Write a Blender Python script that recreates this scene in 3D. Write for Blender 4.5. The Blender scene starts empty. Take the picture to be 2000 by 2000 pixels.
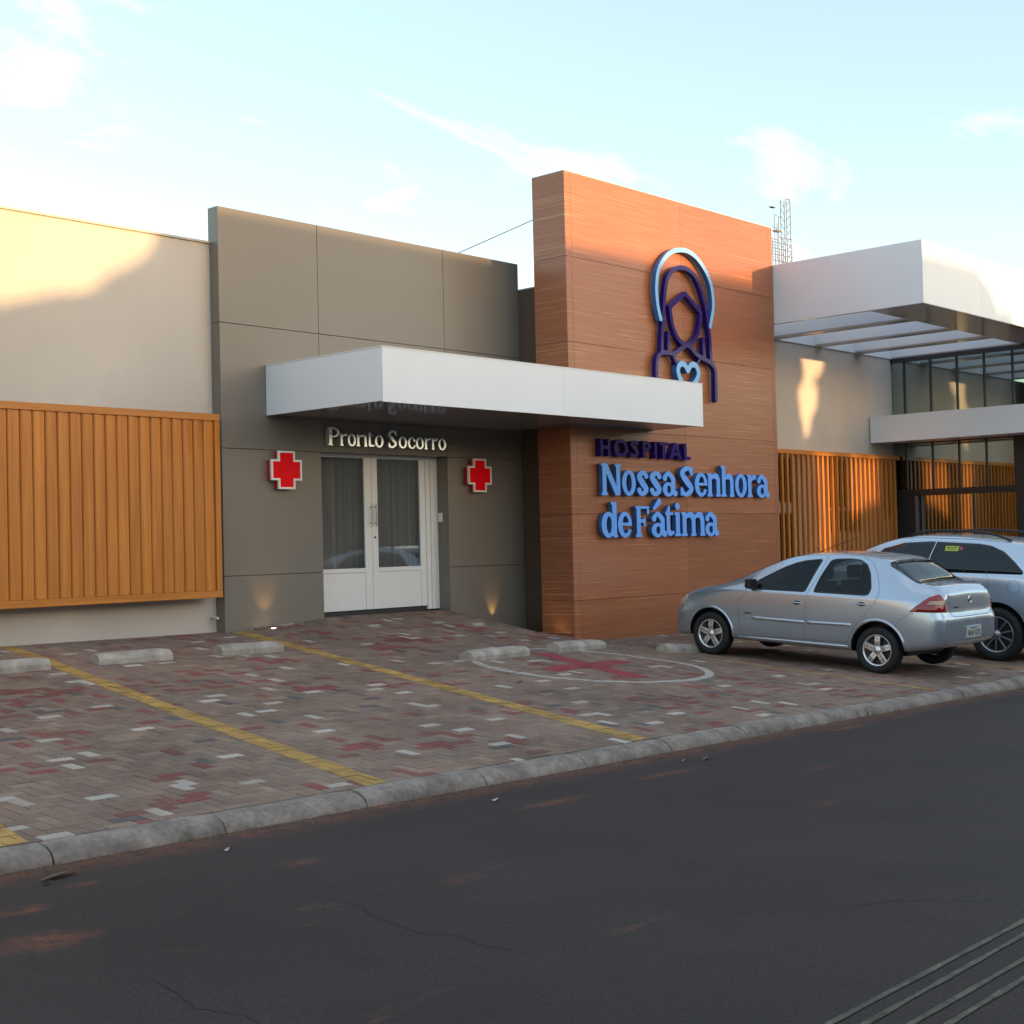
import bpy, bmesh, math, random, bisect
import numpy as np
from mathutils import Vector, Matrix, geometry
from mathutils.bvhtree import BVHTree
random.seed(7)
S = bpy.context.scene
COL = S.collection

# ------------------------------------------------------------------ camera
YAW, PITCH, ROLL = 0.827187, 0.0219358, -0.0238632
FPX = 2703.49                      # focal length in pixels of a 2000 px wide frame
cam_d = bpy.data.cameras.new('camera')
cam = bpy.data.objects.new('camera', cam_d); COL.objects.link(cam)
_w = Vector((math.sin(YAW)*math.cos(PITCH), math.cos(YAW)*math.cos(PITCH), math.sin(PITCH)))
_r = Vector((math.cos(YAW), -math.sin(YAW), 0)); _u = _r.cross(_w)
CR = math.cos(ROLL)*_r + math.sin(ROLL)*_u
CU = -math.sin(ROLL)*_r + math.cos(ROLL)*_u
CAM = Vector((0, 0, 1.70))
m3 = Matrix((CR, CU, -_w)).transposed()
cam.matrix_world = Matrix.Translation(CAM) @ m3.to_4x4()
cam_d.sensor_width = 36; cam_d.lens = FPX/2000*36
cam_d.clip_start = 0.1; cam_d.clip_end = 6000
S.camera = cam
S.render.resolution_x = 1024; S.render.resolution_y = 1024

# ------------------------------------------------------------------ world and sun
SUN = Vector((0.245, -1.0, 0.072)).normalized()      # towards the sun
el = math.asin(SUN.z)
W = bpy.data.worlds.new('World'); S.world = W; W.use_nodes = True
nt = W.node_tree; nt.nodes.clear()
def N(t, tree=None): return (tree or nt).nodes.new(t)
sky = N('ShaderNodeTexSky'); sky.sky_type = 'NISHITA'; sky.sun_disc = False
sky.sun_elevation = el; sky.sun_rotation = math.atan2(SUN.x, SUN.y)
sky.altitude = 600; sky.air_density = 1.0; sky.dust_density = 1.6; sky.ozone_density = 1.0
tint = N('ShaderNodeMix'); tint.data_type = 'RGBA'; tint.blend_type = 'MULTIPLY'; tint.inputs[0].default_value = 1
nt.links.new(sky.outputs[0], tint.inputs[6]); tint.inputs[7].default_value = (3.0, 2.9, 2.85, 1)
# the even glow of a thin high haze, paler towards the horizon
tc = N('ShaderNodeTexCoord'); sep = N('ShaderNodeSeparateXYZ'); nt.links.new(tc.outputs['Generated'], sep.inputs[0])
ramp = N('ShaderNodeValToRGB'); nt.links.new(sep.outputs[2], ramp.inputs[0])
cr = ramp.color_ramp
cr.elements[0].position = 0.0; cr.elements[0].color = (2.6, 3.1, 3.5, 1)
cr.elements[1].position = 0.9; cr.elements[1].color = (1.9, 2.25, 2.6, 1)
for pos, c in ((0.12, (1.3, 1.9, 2.5, 1)), (0.27, (1.1, 1.55, 2.0, 1)), (0.42, (1.2, 1.6, 2.05, 1))):
    e = cr.elements.new(pos); e.color = c
addn = N('ShaderNodeMix'); addn.data_type = 'RGBA'; addn.blend_type = 'ADD'; addn.inputs[0].default_value = 1
nt.links.new(tint.outputs[2], addn.inputs[6]); nt.links.new(ramp.outputs[0], addn.inputs[7])
# wispy clouds: project the direction on a high plane and stretch
dv = N('ShaderNodeVectorMath'); dv.operation = 'DIVIDE'
zz = N('ShaderNodeMath'); zz.operation = 'ADD'; zz.inputs[1].default_value = 0.12; nt.links.new(sep.outputs[2], zz.inputs[0])
cb = N('ShaderNodeCombineXYZ')
for i in range(3): nt.links.new(zz.outputs[0], cb.inputs[i])
nt.links.new(tc.outputs['Generated'], dv.inputs[0]); nt.links.new(cb.outputs[0], dv.inputs[1])
mp = N('ShaderNodeMapping'); mp.inputs['Scale'].default_value = (0.9, 2.1, 1); mp.inputs['Rotation'].default_value = (0, 0, math.radians(28))
mp.inputs['Location'].default_value = (3.1, 0.4, 0)
nt.links.new(dv.outputs[0], mp.inputs[0])
n1 = N('ShaderNodeTexNoise'); n1.inputs['Scale'].default_value = 1.15; n1.inputs['Detail'].default_value = 9; n1.inputs['Roughness'].default_value = 0.62; n1.inputs['Distortion'].default_value = 0.9
nt.links.new(mp.outputs[0], n1.inputs[0])
crp = N('ShaderNodeValToRGB'); crp.color_ramp.elements[0].position = 0.55; crp.color_ramp.elements[1].position = 0.80
nt.links.new(n1.outputs[0], crp.inputs[0])
# clouds thicken towards the horizon
hz = N('ShaderNodeMapRange'); hz.inputs[1].default_value = 0.45; hz.inputs[2].default_value = 0.06; hz.inputs[3].default_value = 0.45; hz.inputs[4].default_value = 1.0
nt.links.new(sep.outputs[2], hz.inputs[0])
mul = N('ShaderNodeMath'); mul.operation = 'MULTIPLY'; nt.links.new(crp.outputs[0], mul.inputs[0]); nt.links.new(hz.outputs[0], mul.inputs[1])
cm = N('ShaderNodeMix'); cm.data_type = 'RGBA'; nt.links.new(mul.outputs[0], cm.inputs[0]); nt.links.new(addn.outputs[2], cm.inputs[6]); cm.inputs[7].default_value = (11.5, 11.3, 11.2, 1)
bg = N('ShaderNodeBackground'); bg.inputs[1].default_value = 0.095
nt.links.new(cm.outputs[2], bg.inputs[0])
wo = N('ShaderNodeOutputWorld'); nt.links.new(bg.outputs[0], wo.inputs[0])

sd = bpy.data.lights.new('sun', 'SUN'); sd.energy = 3.7; sd.angle = math.radians(0.55); sd.color = (1.0, 0.59, 0.25)
sun = bpy.data.objects.new('sun', sd); COL.objects.link(sun)
sun.rotation_euler = SUN.to_track_quat('Z', 'Y').to_euler(); sun.location = SUN*60
S.view_settings.view_transform = 'Standard'; S.view_settings.look = 'None'
S.view_settings.exposure = 0.95; S.view_settings.gamma = 1; S.view_settings.use_curve_mapping = False

# ------------------------------------------------------------------ materials
def mat(name, color, rough=0.6, metal=0.0, spec=0.5, coat=0.0, var=0.0, vscale=3.0, bump=0.0, bscale=80.0, stretch=(1, 1, 1), emit=None, estr=0, fine=0.0):
    m = bpy.data.materials.new(name); m.use_nodes = True; t = m.node_tree; b = t.nodes['Principled BSDF']
    b.inputs['Base Color'].default_value = (*color, 1); b.inputs['Roughness'].default_value = rough
    b.inputs['Metallic'].default_value = metal; b.inputs['Specular IOR Level'].default_value = spec
    b.inputs['Coat Weight'].default_value = coat; b.inputs['Coat Roughness'].default_value = 0.04
    if emit: b.inputs['Emission Color'].default_value = (*emit, 1); b.inputs['Emission Strength'].default_value = estr
    g = N('ShaderNodeNewGeometry', t); mpn = N('ShaderNodeMapping', t); mpn.inputs['Scale'].default_value = stretch
    t.links.new(g.outputs['Position'], mpn.inputs[0])
    if var or fine:
        nz = N('ShaderNodeTexNoise', t); nz.inputs['Scale'].default_value = vscale; nz.inputs['Detail'].default_value = 6
        t.links.new(mpn.outputs[0], nz.inputs[0])
        mr = N('ShaderNodeMapRange', t); mr.inputs[1].default_value = 0.3; mr.inputs[2].default_value = 0.7
        mr.inputs[3].default_value = 1-var; mr.inputs[4].default_value = 1+var; t.links.new(nz.outputs[0], mr.inputs[0])
        src = mr.outputs[0]
        if fine:
            n2 = N('ShaderNodeTexNoise', t); n2.inputs['Scale'].default_value = bscale; n2.inputs['Detail'].default_value = 3
            t.links.new(mpn.outputs[0], n2.inputs[0])
            m2 = N('ShaderNodeMapRange', t); m2.inputs[1].default_value = 0.3; m2.inputs[2].default_value = 0.7; m2.inputs[3].default_value = 1-fine; m2.inputs[4].default_value = 1+fine
            t.links.new(n2.outputs[0], m2.inputs[0]); mm = N('ShaderNodeMath', t); mm.operation = 'MULTIPLY'
            t.links.new(src, mm.inputs[0]); t.links.new(m2.outputs[0], mm.inputs[1]); src = mm.outputs[0]
        vm = N('ShaderNodeVectorMath', t); vm.operation = 'SCALE'; vm.inputs[0].default_value = color; t.links.new(src, vm.inputs['Scale'])
        t.links.new(vm.outputs[0], b.inputs['Base Color'])
    if bump:
        nb = N('ShaderNodeTexNoise', t); nb.inputs['Scale'].default_value = bscale; nb.inputs['Detail'].default_value = 4
        t.links.new(mpn.outputs[0], nb.inputs[0]); bp = N('ShaderNodeBump', t); bp.inputs['Strength'].default_value = bump; bp.inputs['Distance'].default_value = 0.01
        t.links.new(nb.outputs[0], bp.inputs['Height']); t.links.new(bp.outputs[0], b.inputs['Normal'])
    return m
M = {}
M['stucco'] = mat('beige_render', (0.54, 0.495, 0.452), 0.85, var=0.07, vscale=1.1, stretch=(1, 1, .3), bump=0.25, bscale=140, fine=0.03)
M['coping'] = mat('coping_metal', (0.45, 0.42, 0.38), 0.5)
M['taupe'] = mat('taupe_panel', (0.192, 0.170, 0.144), 0.34, spec=0.5, var=0.03, vscale=0.5)
M['joint'] = mat('panel_joint', (0.035, 0.030, 0.026), 0.8)
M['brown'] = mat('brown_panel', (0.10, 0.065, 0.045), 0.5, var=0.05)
M['white'] = mat('white_panel', (0.79, 0.82, 0.87), 0.35, var=0.02, vscale=1.2)
M['whitetrim'] = mat('white_trim', (0.82, 0.82, 0.82), 0.3)
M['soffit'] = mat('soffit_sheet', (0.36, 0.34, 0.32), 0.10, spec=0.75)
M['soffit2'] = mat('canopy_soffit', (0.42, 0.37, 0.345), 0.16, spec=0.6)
M['doorwhite'] = mat('door_white', (0.80, 0.80, 0.80), 0.32, var=0.01)
M['steel'] = mat('brushed_steel', (0.45, 0.45, 0.45), 0.3, metal=0.9)
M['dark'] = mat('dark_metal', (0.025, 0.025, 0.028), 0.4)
M['blackp'] = mat('black_plastic', (0.012, 0.012, 0.013), 0.45)
M['rubber'] = mat('tyre_rubber', (0.014, 0.014, 0.015), 0.75, bump=0.2, bscale=60)
M['curtain'] = mat('curtain_cloth', (0.82, 0.80, 0.79), 0.9)
M['red'] = mat('red_acrylic', (0.88, 0.0, 0.008), 0.4, spec=0.12)
M['redside'] = mat('red_side', (0.55, 0.004, 0.010), 0.35)
M['letterwhite'] = mat('letter_white', (0.80, 0.88, 1.0), 0.19, metal=0.85)
M['lightblue'] = mat('light_blue', (0.15, 0.40, 1.0), 0.5, spec=0.3)
M['blueside'] = mat('blue_side', (0.03, 0.13, 0.36), 0.4)
M['halo'] = mat('halo_blue', (0.20, 0.48, 0.86), 0.25)
M['navy'] = mat('navy_gloss', (0.022, 0.008, 0.14), 0.16, spec=0.22)
M['kerb'] = mat('kerb_concrete', (0.225, 0.186, 0.160), 0.9, var=0.38, vscale=4.5, bump=0.6, bscale=24, fine=0.2)
M['stop'] = mat('stop_concrete', (0.36, 0.315, 0.27), 0.9, var=0.30, vscale=6, bump=0.5, bscale=60, fine=0.08)
M['ply'] = mat('yellow_paint', (0.38, 0.225, 0.058), 0.8, var=0.36, vscale=5, fine=0.12, bscale=60)
M['plw'] = mat('white_paint', (0.42, 0.39, 0.35), 0.8, var=0.16, vscale=9, fine=0.1, bscale=70)
M['plr'] = mat('red_paint', (0.30, 0.042, 0.052), 0.8, var=0.15, vscale=9, fine=0.1, bscale=70)
M['soil'] = mat('joint_soil', (0.038, 0.022, 0.017), 0.95, var=0.3, vscale=6)
M['leaf'] = mat('tree_leaf', (0.045, 0.075, 0.025), 0.7, var=0.3, vscale=1)
M['bark'] = mat('tree_bark', (0.10, 0.075, 0.055), 0.9, var=0.2)
M['house'] = mat('house_render', (0.22, 0.19, 0.16), 0.85, var=0.06)
M['galv'] = mat('galvanised', (0.16, 0.15, 0.155), 0.6, metal=0.1)
M['pipe'] = mat('pvc_pipe', (0.65, 0.63, 0.60), 0.5)

def wood(name, c1, c2, axis, scale, rough=0.45, lines=1.0, lightline=None):
    """timber with grain running along axis (0 = X, 2 = Z)"""
    m = bpy.data.materials.new(name); m.use_nodes = True; t = m.node_tree; b = t.nodes['Principled BSDF']
    g = N('ShaderNodeNewGeometry', t); mpn = N('ShaderNodeMapping', t)
    st = [scale, scale, scale]; st[axis] = scale*(0.045 if scale < 40 else .02)
    if axis == 0: st[1] = st[0]
    mpn.inputs['Scale'].default_value = st; t.links.new(g.outputs['Position'], mpn.inputs[0])
    oi = N('ShaderNodeObjectInfo', t); ad = N('ShaderNodeVectorMath', t); ad.operation = 'ADD'
    sc = N('ShaderNodeMath', t); sc.operation = 'MULTIPLY'; sc.inputs[1].default_value = 17.0; t.links.new(oi.outputs['Random'], sc.inputs[0])
    t.links.new(mpn.outputs[0], ad.inputs[0]); t.links.new(sc.outputs[0], ad.inputs[1])
    nz = N('ShaderNodeTexNoise', t); nz.inputs['Scale'].default_value = 1.0; nz.inputs['Detail'].default_value = 8; nz.inputs['Roughness'].default_value = 0.65; nz.inputs['Distortion'].default_value = 0.4
    t.links.new(ad.outputs[0], nz.inputs[0])
    r = N('ShaderNodeValToRGB', t); r.color_ramp.elements[0].position = 0.36; r.color_ramp.elements[0].color = (*c1, 1)
    r.color_ramp.elements[1].position = 0.64; r.color_ramp.elements[1].color = (*c2, 1)
    t.links.new(nz.outputs[0], r.inputs[0]); out = r.outputs[0]
    if lightline:
        n2 = N('ShaderNodeTexNoise', t); n2.inputs['Scale'].default_value = 1.0; n2.inputs['Detail'].default_value = 3; n2.inputs['Distortion'].default_value = 0.15
        m2 = N('ShaderNodeMapping', t); m2.inputs['Scale'].default_value = (0.6, 0.6, 74); t.links.new(g.outputs['Position'], m2.inputs[0]); t.links.new(m2.outputs[0], n2.inputs[0])
        r2 = N('ShaderNodeValToRGB', t); r2.color_ramp.elements[0].position = 0.58; r2.color_ramp.elements[1].position = 0.66; t.links.new(n2.outputs[0], r2.inputs[0])
        mm = N('ShaderNodeMath', t); mm.operation = 'MULTIPLY'; mm.inputs[1].default_value = 0.42; t.links.new(r2.outputs[0], mm.inputs[0])
        mx = N('ShaderNodeMix', t); mx.data_type = 'RGBA'; t.links.new(mm.outputs[0], mx.inputs[0]); t.links.new(out, mx.inputs[6]); mx.inputs[7].default_value = (*lightline, 1); out = mx.outputs[2]
    tv = N('ShaderNodeMapRange', t); tv.inputs[3].default_value = .90; tv.inputs[4].default_value = 1.08; t.links.new(oi.outputs['Random'], tv.inputs[0])
    vm = N('ShaderNodeVectorMath', t); vm.operation = 'SCALE'; t.links.new(out, vm.inputs[0]); t.links.new(tv.outputs[0], vm.inputs['Scale'])
    t.links.new(vm.outputs[0], b.inputs['Base Color']); b.inputs['Roughness'].default_value = rough
    return m
M['cladding'] = wood('walnut_cladding', (0.285, 0.098, 0.043), (0.37, 0.138, 0.063), 0, 60, 0.30, lightline=(0.66, 0.35, 0.20))
M['slat'] = wood('amber_timber', (0.45, 0.148, 0.019), (0.60, 0.218, 0.032), 2, 16, 0.42)
M['rail'] = wood('amber_timber_rail', (0.45, 0.148, 0.019), (0.60, 0.218, 0.032), 0, 16, 0.42)

def brickmat(name, cols, dirt=0.35):
    m = bpy.data.materials.new(name); m.use_nodes = True; t = m.node_tree; b = t.nodes['Principled BSDF']
    at = N('ShaderNodeAttribute', t); at.attribute_name = 'rnd'; oi = N('ShaderNodeObjectInfo', t)
    ad = N('ShaderNodeMath', t); ad.operation = 'ADD'; t.links.new(at.outputs['Fac'], ad.inputs[0]); t.links.new(oi.outputs['Random'], ad.inputs[1])
    fr = N('ShaderNodeMath', t); fr.operation = 'FRACT'; t.links.new(ad.outputs[0], fr.inputs[0])
    r = N('ShaderNodeValToRGB', t); els = r.color_ramp.elements
    els[0].color = (*cols[0], 1); els[1].color = (*cols[-1], 1)
    for i, c in enumerate(cols[1:-1]): e = els.new((i+1)/(len(cols)-1)); e.color = (*c, 1)
    t.links.new(fr.outputs[0], r.inputs[0])
    g = N('ShaderNodeNewGeometry', t)
    n1 = N('ShaderNodeTexNoise', t); n1.inputs['Scale'].default_value = 0.8; n1.inputs['Detail'].default_value = 8; n1.inputs['Roughness'].default_value = 0.7; t.links.new(g.outputs['Position'], n1.inputs[0])
    mr = N('ShaderNodeMapRange', t); mr.inputs[1].default_value = 0.30; mr.inputs[2].default_value = 0.72; mr.inputs[3].default_value = 1-dirt; mr.inputs[4].default_value = 1+dirt*0.8; t.links.new(n1.outputs[0], mr.inputs[0])
    n2 = N('ShaderNodeTexNoise', t); n2.inputs['Scale'].default_value = 60; n2.inputs['Detail'].default_value = 4; t.links.new(g.outputs['Position'], n2.inputs[0])
    m2 = N('ShaderNodeMapRange', t); m2.inputs[1].default_value = 0.3; m2.inputs[2].default_value = 0.7; m2.inputs[3].default_value = 0.84; m2.inputs[4].default_value = 1.16; t.links.new(n2.outputs[0], m2.inputs[0])
    mm = N('ShaderNodeMath', t); mm.operation = 'MULTIPLY'; t.links.new(mr.outputs[0], mm.inputs[0]); t.links.new(m2.outputs[0], mm.inputs[1])
    vm = N('ShaderNodeVectorMath', t); vm.operation = 'SCALE'; t.links.new(r.outputs[0], vm.inputs[0]); t.links.new(mm.outputs[0], vm.inputs['Scale'])
    # reddish earth tracked over the bricks in patches
    n3 = N('ShaderNodeTexNoise', t); n3.inputs['Scale'].default_value = 1.7; n3.inputs['Detail'].default_value = 7; n3.inputs['Roughness'].default_value = 0.75
    t.links.new(g.outputs['Position'], n3.inputs[0]); r3 = N('ShaderNodeMapRange', t); r3.inputs[1].default_value = 0.54; r3.inputs[2].default_value = 0.76; r3.inputs[3].default_value = 0; r3.inputs[4].default_value = 0.75; t.links.new(n3.outputs[0], r3.inputs[0])
    mx = N('ShaderNodeMix', t); mx.data_type = 'RGBA'; t.links.new(r3.outputs[0], mx.inputs[0]); t.links.new(vm.outputs[0], mx.inputs[6]); mx.inputs[7].default_value = (0.20, 0.112, 0.068, 1)
    t.links.new(mx.outputs[2], b.inputs['Base Color']); b.inputs['Roughness'].default_value = 0.85
    bp = N('ShaderNodeBump', t); bp.inputs['Strength'].default_value = 0.35; bp.inputs['Distance'].default_value = 0.004; t.links.new(n2.outputs[0], bp.inputs['Height']); t.links.new(bp.outputs[0], b.inputs['Normal'])
    return m
MB_ = [brickmat('brick_grey', [(0.185, 0.120, 0.088), (0.225, 0.155, 0.112), (0.195, 0.126, 0.094), (0.26, 0.185, 0.135), (0.160, 0.108, 0.085), (0.215, 0.145, 0.110), (0.190, 0.142, 0.112)]),
       brickmat('brick_red', [(0.19, 0.052, 0.045), (0.22, 0.056, 0.052), (0.17, 0.062, 0.050), (0.20, 0.075, 0.058)]),
       brickmat('brick_cream', [(0.44, 0.39, 0.34), (0.36, 0.31, 0.26), (0.48, 0.43, 0.38)], 0.2),
       brickmat('brick_dark', [(0.085, 0.080, 0.080), (0.10, 0.09, 0.085)])]

def asphalt():
    m = bpy.data.materials.new('asphalt'); m.use_nodes = True; t = m.node_tree; b = t.nodes['Principled BSDF']
    g = N('ShaderNodeNewGeometry', t); P = g.outputs['Position']
    def noise(sc, det=6, rough=0.6, stretch=None):
        n = N('ShaderNodeTexNoise', t); n.inputs['Scale'].default_value = sc; n.inputs['Detail'].default_value = det; n.inputs['Roughness'].default_value = rough
        if stretch:
            mp = N('ShaderNodeMapping', t); mp.inputs['Scale'].default_value = stretch; mp.inputs['Location'].default_value = (3.3, 1.2, 0); t.links.new(P, mp.inputs[0]); t.links.new(mp.outputs[0], n.inputs[0])
        else: t.links.new(P, n.inputs[0])
        return n
    def rng(src, a, b_, c, d):
        r = N('ShaderNodeMapRange', t); r.inputs[1].default_value = a; r.inputs[2].default_value = b_; r.inputs[3].default_value = c; r.inputs[4].default_value = d; t.links.new(src, r.inputs[0]); return r.outputs[0]
    big = rng(noise(0.7, 7, 0.65).outputs[0], 0.3, 0.7, 0.78, 1.22)
    fin = rng(noise(75, 5, 0.8).outputs[0], 0.30, 0.70, 0.45, 1.6)
    mm = N('ShaderNodeMath', t); mm.operation = 'MULTIPLY'; t.links.new(big, mm.inputs[0]); t.links.new(fin, mm.inputs[1])
    vm = N('ShaderNodeVectorMath', t); vm.operation = 'SCALE'; vm.inputs[0].default_value = (0.0355, 0.0262, 0.0240); t.links.new(mm.outputs[0], vm.inputs['Scale'])
    dirt = rng(noise(1.3, 8, 0.72, (0.5, 1.7, 1)).outputs[0], 0.635, 0.78, 0, 0.75)
    # loose earth collects towards the kerb
    sp = N('ShaderNodeSeparateXYZ', t); t.links.new(P, sp.inputs[0]); edge = rng(sp.outputs[1], 6.45, 6.80, 0, 0.85)
    en = rng(noise(7, 6, 0.7).outputs[0], 0.35, 0.62, 0, 1)
    e2 = N('ShaderNodeMath', t); e2.operation = 'MULTIPLY'; t.links.new(edge, e2.inputs[0]); t.links.new(en, e2.inputs[1])
    mxx = N('ShaderNodeMath', t); mxx.operation = 'MAXIMUM'; t.links.new(dirt, mxx.inputs[0]); t.links.new(e2.outputs[0], mxx.inputs[1])
    spn = rng(noise(11, 6, 0.75).outputs[0], 0.36, 0.60, 0.0, 1.0)
    for (px, py, rx, ry, k) in ((3.15, 6.02, .13, .07, .9), (2.95, 5.45, .20, .13, 1.0), (4.62, 5.83, .12, .05, .6), (6.85, 6.0, .30, .06, .85), (3.62, 6.28, .10, .04, .6), (8.3, 6.15, .35, .06, .6), (11.6, 6.48, .30, .05, 1.0), (12.8, 6.5, .3, .05, .7), (9.2, 5.4, .25, .06, .35), (7.9, 4.6, .18, .07, .35), (4.9, 4.9, .14, .07, .3)):
        d = N('ShaderNodeVectorMath', t); d.operation = 'SUBTRACT'; t.links.new(P, d.inputs[0]); d.inputs[1].default_value = (px, py, 0)
        q = N('ShaderNodeVectorMath', t); q.operation = 'MULTIPLY'; t.links.new(d.outputs[0], q.inputs[0]); q.inputs[1].default_value = (1/rx, 1/ry, 0)
        le = N('ShaderNodeVectorMath', t); le.operation = 'LENGTH'; t.links.new(q.outputs[0], le.inputs[0])
        v = rng(le.outputs['Value'], 1.5, 0.3, 0, k); m_ = N('ShaderNodeMath', t); m_.operation = 'MULTIPLY'; t.links.new(v, m_.inputs[0]); t.links.new(spn, m_.inputs[1])
        m2_ = N('ShaderNodeMath', t); m2_.operation = 'MAXIMUM'; t.links.new(mxx.outputs[0], m2_.inputs[0]); t.links.new(m_.outputs[0], m2_.inputs[1]); mxx = m2_
    mx = N('ShaderNodeMix', t); mx.data_type = 'RGBA'; t.links.new(mxx.outputs[0], mx.inputs[0]); t.links.new(vm.outputs[0], mx.inputs[6]); mx.inputs[7].default_value = (0.19, 0.065, 0.032, 1)
    t.links.new(mx.outputs[2], b.inputs['Base Color']); b.inputs['Roughness'].default_value = 0.85; b.inputs['Specular IOR Level'].default_value = 0.3
    bp = N('ShaderNodeBump', t); bp.inputs['Strength'].default_value = 0.5; bp.inputs['Distance'].default_value = 0.006; t.links.new(noise(150, 3).outputs[0], bp.inputs['Height']); t.links.new(bp.outputs[0], b.inputs['Normal'])
    return m
M['asphalt'] = asphalt()
def glass(name, color=(0.75, 0.85, 0.84), alpha=0.45, rough=0.0):
    """thin tinted pane: part transparent, part mirror"""
    m = bpy.data.materials.new(name); m.use_nodes = True; t = m.node_tree; t.nodes.clear()
    tr = N('ShaderNodeBsdfTransparent', t); tr.inputs[0].default_value = (*[c*alpha for c in color], 1)
    gl = N('ShaderNodeBsdfGlossy', t); gl.inputs['Roughness'].default_value = rough; gl.inputs['Color'].default_value = (0.9, 0.95, 0.95, 1)
    lw = N('ShaderNodeFresnel', t); lw.inputs[0].default_value = 1.42
    mx = N('ShaderNodeMixShader', t); t.links.new(lw.outputs[0], mx.inputs[0]); t.links.new(tr.outputs[0], mx.inputs[1]); t.links.new(gl.outputs[0], mx.inputs[2])
    o = N('ShaderNodeOutputMaterial', t); t.links.new(mx.outputs[0], o.inputs[0]); return m
M['doorglass'] = glass('door_glass', color=(.90, .91, .92), alpha=0.76)
M['curtainwall'] = mat('tinted_glass', (0.36, 0.43, 0.42), 0.02, metal=1.0)
M['carglass'] = mat('car_glass', (0.006, 0.010, 0.013), 0.02, spec=0.5)
M['sedanglass'] = glass('sedan_window_glass', (0.80, 0.97, 1.0), 0.50)
M['seat'] = mat('seat_cloth', (0.045, 0.047, 0.052), 0.9)
def paint(name, c, rough=0.24, metal=0.72):
    m = mat(name, c, rough, metal=metal, coat=0.7); return m
M['silver'] = paint('silver_paint', (0.47, 0.54, 0.63))
M['silver2'] = paint('bright_silver_paint', (0.55, 0.62, 0.70))
M['alloy'] = mat('alloy', (0.78, 0.78, 0.80), 0.32, metal=0.9)
M['alloy2'] = mat('grey_alloy', (0.42, 0.43, 0.46), 0.3, metal=0.9)
M['gap'] = mat('panel_gap', (0.012, 0.012, 0.014), 0.7)
M['lamp'] = mat('tail_lamp_red', (0.28, 0.008, 0.012), 0.12, coat=0.8)
M['lampc'] = mat('tail_lamp_clear', (0.42, 0.27, 0.16), 0.15, coat=0.8)
M['head'] = mat('head_lamp', (0.50, 0.36, 0.28), 0.12, coat=0.9)
M['platew'] = mat('plate_grey', (0.50, 0.50, 0.47), 0.5)
M['chrome'] = mat('chrome', (0.75, 0.75, 0.76), 0.12, metal=1.0)
M['stickery'] = mat('sticker_yellow', (0.50, 0.56, 0.06), 0.5)
M['stickerr'] = mat('sticker_red', (0.5, 0.08, 0.12), 0.5)
M['lampon'] = mat('lit_lamp', (1, 1, 1), 0.5, emit=(1.0, 0.72, 0.38), estr=14)

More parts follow.
